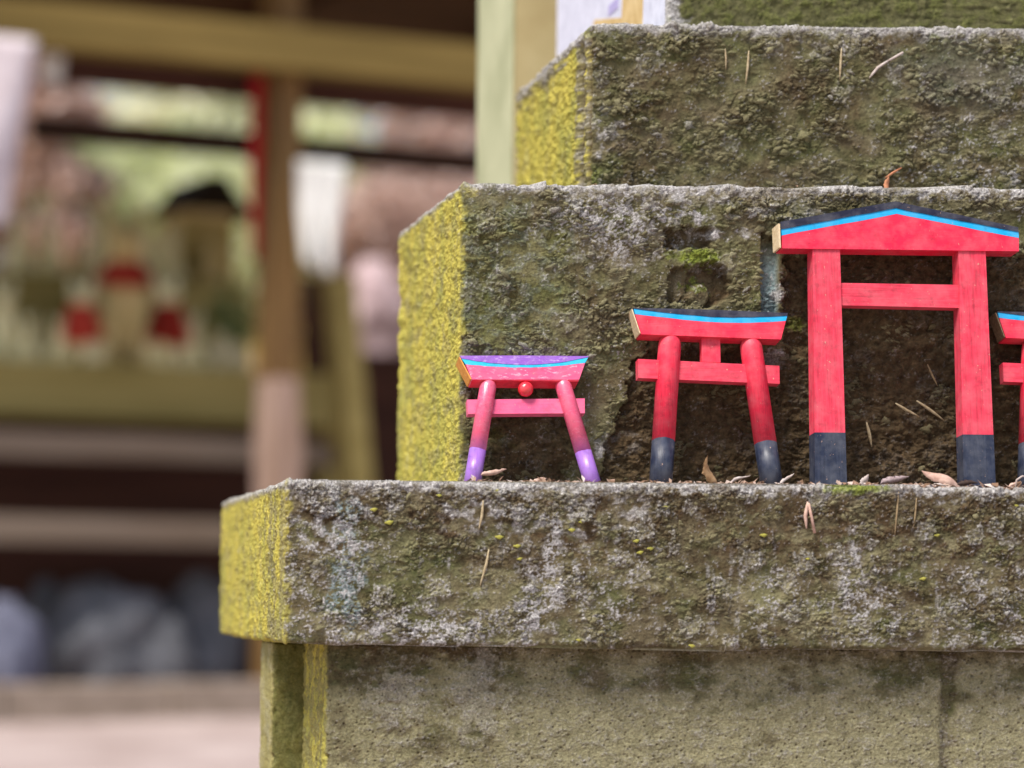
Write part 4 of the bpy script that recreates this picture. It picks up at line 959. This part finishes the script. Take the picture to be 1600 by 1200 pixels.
fox(88, 490, 565, 0.80, SHELF, 'ceramic', False, "plain cream fox statue next to the left red-bibbed small one")
fox(44, 485, 565, 0.82, SHELF, 'ceramic', False, "plain cream fox statue second from the photo's left edge, lower row")
fox(4, 430, 565, 0.90, SHELF, 'ceramic', False, "cream fox statue at the photo's left edge, lower row")
fox(300, 480, 565, 0.80, SHELF, 'ceramic', False, "plain cream fox statue next to the right red-bibbed small one")
fox(30, 330, 440, 1.45, TIER, 'ceramic', False, "cream fox statue at the left end of the upper row")
fox(78, 335, 440, 1.45, TIER, 'ceramic', False, "cream fox statue second from the left in the upper row")
fox(118, 372, 440, 1.42, TIER, 'old_stone', False, "short ochre fox statue third from the left in the upper row")
fox(265, 345, 440, 1.42, TIER, 'ceramic', False, "cream fox statue under the left eave of the dark miniature shrine roof")
fox(328, 360, 440, 1.42, TIER, 'old_stone', False, "ochre fox statue under the middle of the dark miniature shrine roof")

fox(158, 470, 565, 0.86, SHELF, 'old_stone', False, "ochre fox statue tucked between the left red-bibbed one and the tallest")
fox(226, 465, 565, 0.86, SHELF, 'old_stone', False, "ochre fox statue tucked between the tallest and the right red-bibbed one")
fox(150, 345, 440, 1.45, TIER, 'ceramic', False, "cream fox statue in the upper row just left of the tallest one's head")
fox(232, 352, 440, 1.45, TIER, 'ceramic', False, "cream fox statue in the upper row just right of the tallest one's head")
# miniature shrine with a dark roof behind the upper row
p = PW(308, 440, 1.62); p.z = TIER - 0.0
hs = empty("miniature_shrine", (p.x, p.y, p.z + .002), (0, 0, TH)); tag(hs, "small wooden shrine with dark gabled roof above the fox statues", "shrine")
zr = S(308, 330, 1.55)[1] - TIER; za = S(308, 280, 1.55)[1] - TIER; hw = (S(372, 330, 1.55)[0] - S(246, 330, 1.55)[0]) / 2
M['roof_dark'] = simple("dark bark roof", lin(24, 20, 14), lin(48, 40, 28), 20, 0.9, 0.1, 0.4, 0.01)
bmobj("body", box_bm(-hw * .72, hw * .72, -.09, .12, 0, zr), M['old_stone'], hs, False, .006)
bmobj("roof", prism_bm([(-hw * 1.1, zr - .03), (-hw * .55, zr + .05), (-hw * .22, za), (hw * .22, za), (hw * .6, zr + .04), (hw * 1.1, zr - .03), (hw * .5, zr + .004), (-hw * .5, zr + .004)], -.2, .2), M['roof_dark'], hs, False, .004)
for s_ in (-1, 1): bmobj("door", box_bm(min(s_ * .008, s_ * hw * .6), max(s_ * .008, s_ * hw * .6), -.102, -.092, .03, zr - .04), M['wood_o'], hs)
bmobj("step", box_bm(-hw * .5, hw * .5, -.16, -.093, 0.0, .05), M['wood_o'], hs)

# vases with sprigs
M['vase'] = simple("white vase glaze", lin(208, 196, 150), lin(230, 220, 180), 5, 0.25, 0.6, 0.02, 0.001)
M['sprig'] = simple("green sprig leaves", lin(60, 84, 40), lin(110, 136, 76), 30, 0.5, 0.3, 0.1, 0.002)
def vase(px, off, h, label, seed):
    p = PW(px, 565, off); p.z = SHELF; rr = random.Random(seed)
    r_ = empty("flower_vase", p); tag(r_, label, "vase", "vases on the shelter altar")
    bmobj("vessel", lathe_bm([(.03 * h / .25, 0), (.04 * h / .25, .02), (.045 * h / .25, h * .3), (.02 * h / .25, h * .55), (.03 * h / .25, h * .62)], 16), M['vase'], r_, True)
    bm = bmesh.new()
    for i in range(60):
        c = Vector((rr.gauss(0, .035), rr.gauss(0, .03), h * .62 + abs(rr.gauss(.06, .06)))); d_ = Vector((rr.gauss(0, 1), rr.gauss(0, 1), rr.gauss(.5, .6))).normalized(); e_ = d_.orthogonal().normalized()
        v = [bm.verts.new(c), bm.verts.new(c + d_ * .025 + e_ * .012), bm.verts.new(c + d_ * .055), bm.verts.new(c + d_ * .025 - e_ * .012)]; bm.faces.new(v)
    me = bpy.data.meshes.new("sprig"); bm.to_mesh(me); bm.free(); tag(link("sprig", me, M['sprig'], r_), kind="stuff")
vase(345, .82, .26, "vase with green sprigs right of the fox statues on the altar", 1)
vase(378, .80, .20, "smaller vase with green sprigs nearest the blurred post", 2)

# stones under the shelter
M['rock'] = simple("grey river stone", lin(92, 93, 96), lin(130, 131, 136), 9, 0.8, 0.3, 0.4, 0.01)
M['rock_blue'] = simple("bluish pale stone", lin(92, 94, 112), lin(128, 130, 148), 9, 0.8, 0.3, 0.4, 0.01)
M['rock_pink'] = simple("pinkish pale stone", lin(168, 142, 144), lin(204, 182, 184), 9, 0.85, 0.2, 0.4, 0.01)
def rock(px, py_top, wpx, off, mat, label, seed, zb=-0.03, name="boulder", dz=1.0):
    p = PW(px, 1050, off); p.z = zb; k_ = F / (p.y - CAMP.y); h = (PY0 - py_top) / k_ + CH - zb; wd = wpx / k_
    bm = bmesh.new(); bmesh.ops.create_icosphere(bm, subdivisions=4, radius=1)
    co = np.array([v.co for v in bm.verts]); d_ = 1 + .22 * fbm(co[:, 0] * 1.3 + seed * 7, co[:, 1] * 1.3 + co[:, 2] * 1.7, seed, 4)
    for v, q in zip(bm.verts, d_):
        v.co = v.co * q; v.co.x *= wd * .5; v.co.y *= wd * .42; v.co.z = v.co.z * h * .52 + h * .46
    o = bmobj(name, bm, M[mat], None, True); o.location = p; o.rotation_euler = (0, 0, TH)
    return tag(o, label, "boulder", "boulders under and beside the shelter")
rock(165, 905, 210, .62, 'rock', "large grey rounded boulder under the shelter planks", 1)
rock(15, 932, 110, .35, 'rock_blue', "bluish boulder at the photo's left edge under the planks", 2)
rock(318, 890, 120, .7, 'rock', "grey boulder right of the large one under the planks", 3)
rock(70, 900, 110, 1.0, 'rock', "dim boulder behind the bluish one under the planks", 4)
rock(258, 965, 90, .45, 'rock', "low grey boulder between the two larger grey ones", 5)
rock(578, 405, 130, 3.2, 'rock_pink', "pinkish boulder on the bank right of the shelter's diagonal brace", 6, zb=1.6)
# kerb of cut stones in front of the shelter
M['kerb'] = simple("pale kerb stone", lin(132, 118, 104), lin(170, 154, 140), 12, 0.9, 0.15, 0.4, 0.006)
kerb = empty("kerb", O0, (0, 0, TH)); tag(kerb, "low pale stone kerb on the ground before the shelter", "kerb", kind="structure")
rk = random.Random(5)
ka = -3.2
while ka < 3.2:
    L = rk.uniform(.45, .8)
    bmobj("kerb_stone", box_bm(ka, ka + L - .012, -0.34 + rk.uniform(-.01, .01), -0.12, -.02, 0.122 + rk.uniform(-.008, .01)), M['kerb'], kerb, False, .012); ka += L

# earth bank and trees beyond
bx_ = np.linspace(-16, 18, 80); by_ = np.linspace(0, 1, 30); BX, BT = np.meshgrid(bx_, by_)
prof_h = 1.85 + 0.35 * fbm(bx_ * .5, bx_ * 0, 31, 3); 
BO = 2.0 + BT * 6.0 + 0.25 * fbm(BX * .9, BT * 5, 32, 3); BZ = -0.1 + (prof_h[None, :] + .1) * ss(0, .22, BT) + 0.85 * ss(.3, 1, BT) + .12 * fbm(BX * 1.5, BT * 9, 33, 4)
pts = [tuple(O0 + EA * float(a) + EB * float(o_) + Vector((0, 0, float(z_)))) for a, o_, z_ in zip(BX.ravel(), BO.ravel(), BZ.ravel())]
idx = np.arange(BX.size).reshape(BX.shape); fa = np.stack([idx[:-1, :-1], idx[:-1, 1:], idx[1:, 1:], idx[1:, :-1]], -1).reshape(-1, 4)
me = bpy.data.meshes.new("earth_bank"); me.from_pydata(pts, [], fa.tolist())
b = NB("mossy earth bank"); f = b.noise(1.6, 6, .6); f2 = b.noise(14, 5)
b.bump(f2, .6, .05)
M['bank'] = b.done(b.mix(b.math('MULTIPLY', f2, .5), b.ramp(f, [(.35, lin(150, 126, 66)), (.5, lin(166, 142, 78)), (.62, lin(176, 144, 112))]), lin(112, 90, 48)), .95, .1)
tag(link("earth_bank", me, M['bank'], None, True), kind="structure")

def foliage_mat(name, c1, c2):
    b = NB(name); g_ = b.n("ShaderNodeNewGeometry")
    c = b.ramp(g_.outputs["Random Per Island"], [(0, c1), (1, c2)])
    b.done(c, .5, .3)
    tr = b.n("ShaderNodeBsdfTranslucent"); b.l(c, tr.inputs[0]); mx = b.n("ShaderNodeMixShader"); mx.inputs[0].default_value = .4
    out = b.t.nodes["Material Output"]; b.l(b.b.outputs[0], mx.inputs[1]); b.l(tr.outputs[0], mx.inputs[2]); b.l(mx.outputs[0], out.inputs[0])
    return b.m
M['fol_a'] = foliage_mat("pale green leaves", lin(206, 212, 150), lin(240, 242, 216))
M['fol_b'] = foliage_mat("pinkish brown dry leaves", lin(190, 156, 138), lin(234, 214, 204))
M['fol_glare'] = foliage_mat("cream leaves with painted sunlight", lin(226, 226, 188), lin(248, 246, 226))  # near-white leaf colour carries painted sunlight for the bright sky strip
M['bark'] = simple("tree bark", lin(70, 54, 40), lin(112, 92, 70), 12, .9, .1, .6, .02, (1, 1, .2))
def tree(px, off, h, rad, mat, label, seed, trunk=True, n=5200, zc=None):
    p = PW(px, 600, off); rr = np.random.default_rng(seed); zb = 1.6 + .22 * (off - 3)
    p.z = zb
    r_ = empty("tree" if trunk else "shrub", p); tag(r_, label, "tree" if trunk else "shrub", "trees and shrubs on the bank")
    bm = tube_bm([(0, 0, -.4), (.05, 0, h * .3), (-.03, .05, h * .6), (.05, 0, h * .9)], [rad * .11, rad * .09, rad * .06, .01], 10)
    for i in range(7):
        a = rr.uniform(0, 6.28); z0 = h * rr.uniform(.25, .7); L = rad * rr.uniform(.5, .9)
        tube_bm([(0, 0, z0), (math.cos(a) * L * .5, math.sin(a) * L * .5, z0 + L * .3), (math.cos(a) * L, math.sin(a) * L, z0 + L * .45)], [rad * .04, rad * .025, .006], 6, bm)
    bmobj("trunk", bm, M['bark'], r_, True)
    cl = rr.normal(0, 1, (26, 3)); cl /= np.linalg.norm(cl, axis=1)[:, None]; cl *= (rr.random(26) ** .5)[:, None]
    cl = cl * np.array([rad, rad, h * .45]) + np.array([0, 0, h * .55])
    ci = rr.integers(0, 26, n); c = cl[ci] + rr.normal(0, 1, (n, 3)) * rad * .2
    d1 = rr.normal(0, 1, (n, 3)); d1 /= np.linalg.norm(d1, axis=1)[:, None]; d2 = np.cross(d1, rr.normal(0, 1, (n, 3))); d2 /= np.linalg.norm(d2, axis=1)[:, None]
    s_ = rr.uniform(.03, .065, n)[:, None]
    v = np.stack([c - d1 * s_, c + d2 * s_ * .5, c + d1 * s_, c - d2 * s_ * .5], 1).reshape(-1, 3)
    me = bpy.data.meshes.new("crown"); me.from_pydata(v.tolist(), [], np.arange(4 * n).reshape(-1, 4).tolist()); link("crown", me, M[mat], r_)
tree(330, 4.2, 1.05, .55, 'fol_a', "pale green leafy tree seen above the dark miniature shrine roof", 1, n=8000)
tree(190, 5.0, 1.1, .6, 'fol_a', "yellow-green leafy tree seen above the tallest fox statue", 2, n=8000)
tree(85, 4.0, 2.0, .26, 'fol_b', "pinkish brown tree beside the pale cloth banner", 3, n=3000)
tree(640, 3.6, 1.6, .45, 'fol_b', "pinkish brown leafy tree right of the paper streamers", 4, n=5000)
tree(480, 6.4, 1.15, .8, 'fol_a', "pale tree farther back behind the shelter post", 5, n=8000)
tree(740, 5.2, 2.2, .5, 'fol_b', "brownish tree seen left of the pale stone pillar", 6, n=4500)
tree(-40, 4.6, 2.0, .5, 'fol_b', "pinkish brown tree cut off by the photo's left edge", 7, n=4500)
tree(290, 7.2, 2.0, .75, 'fol_glare', "added tree farthest back, near-white leaves standing in for bright sky, seen between beam and rail", 8, n=9000)  # added to cover blue sky with a bright tone
tree(500, 7.6, 1.9, .45, 'fol_glare', "tree with leaves painted sunlit cream far back, just right of the blurred post", 9, n=6000)
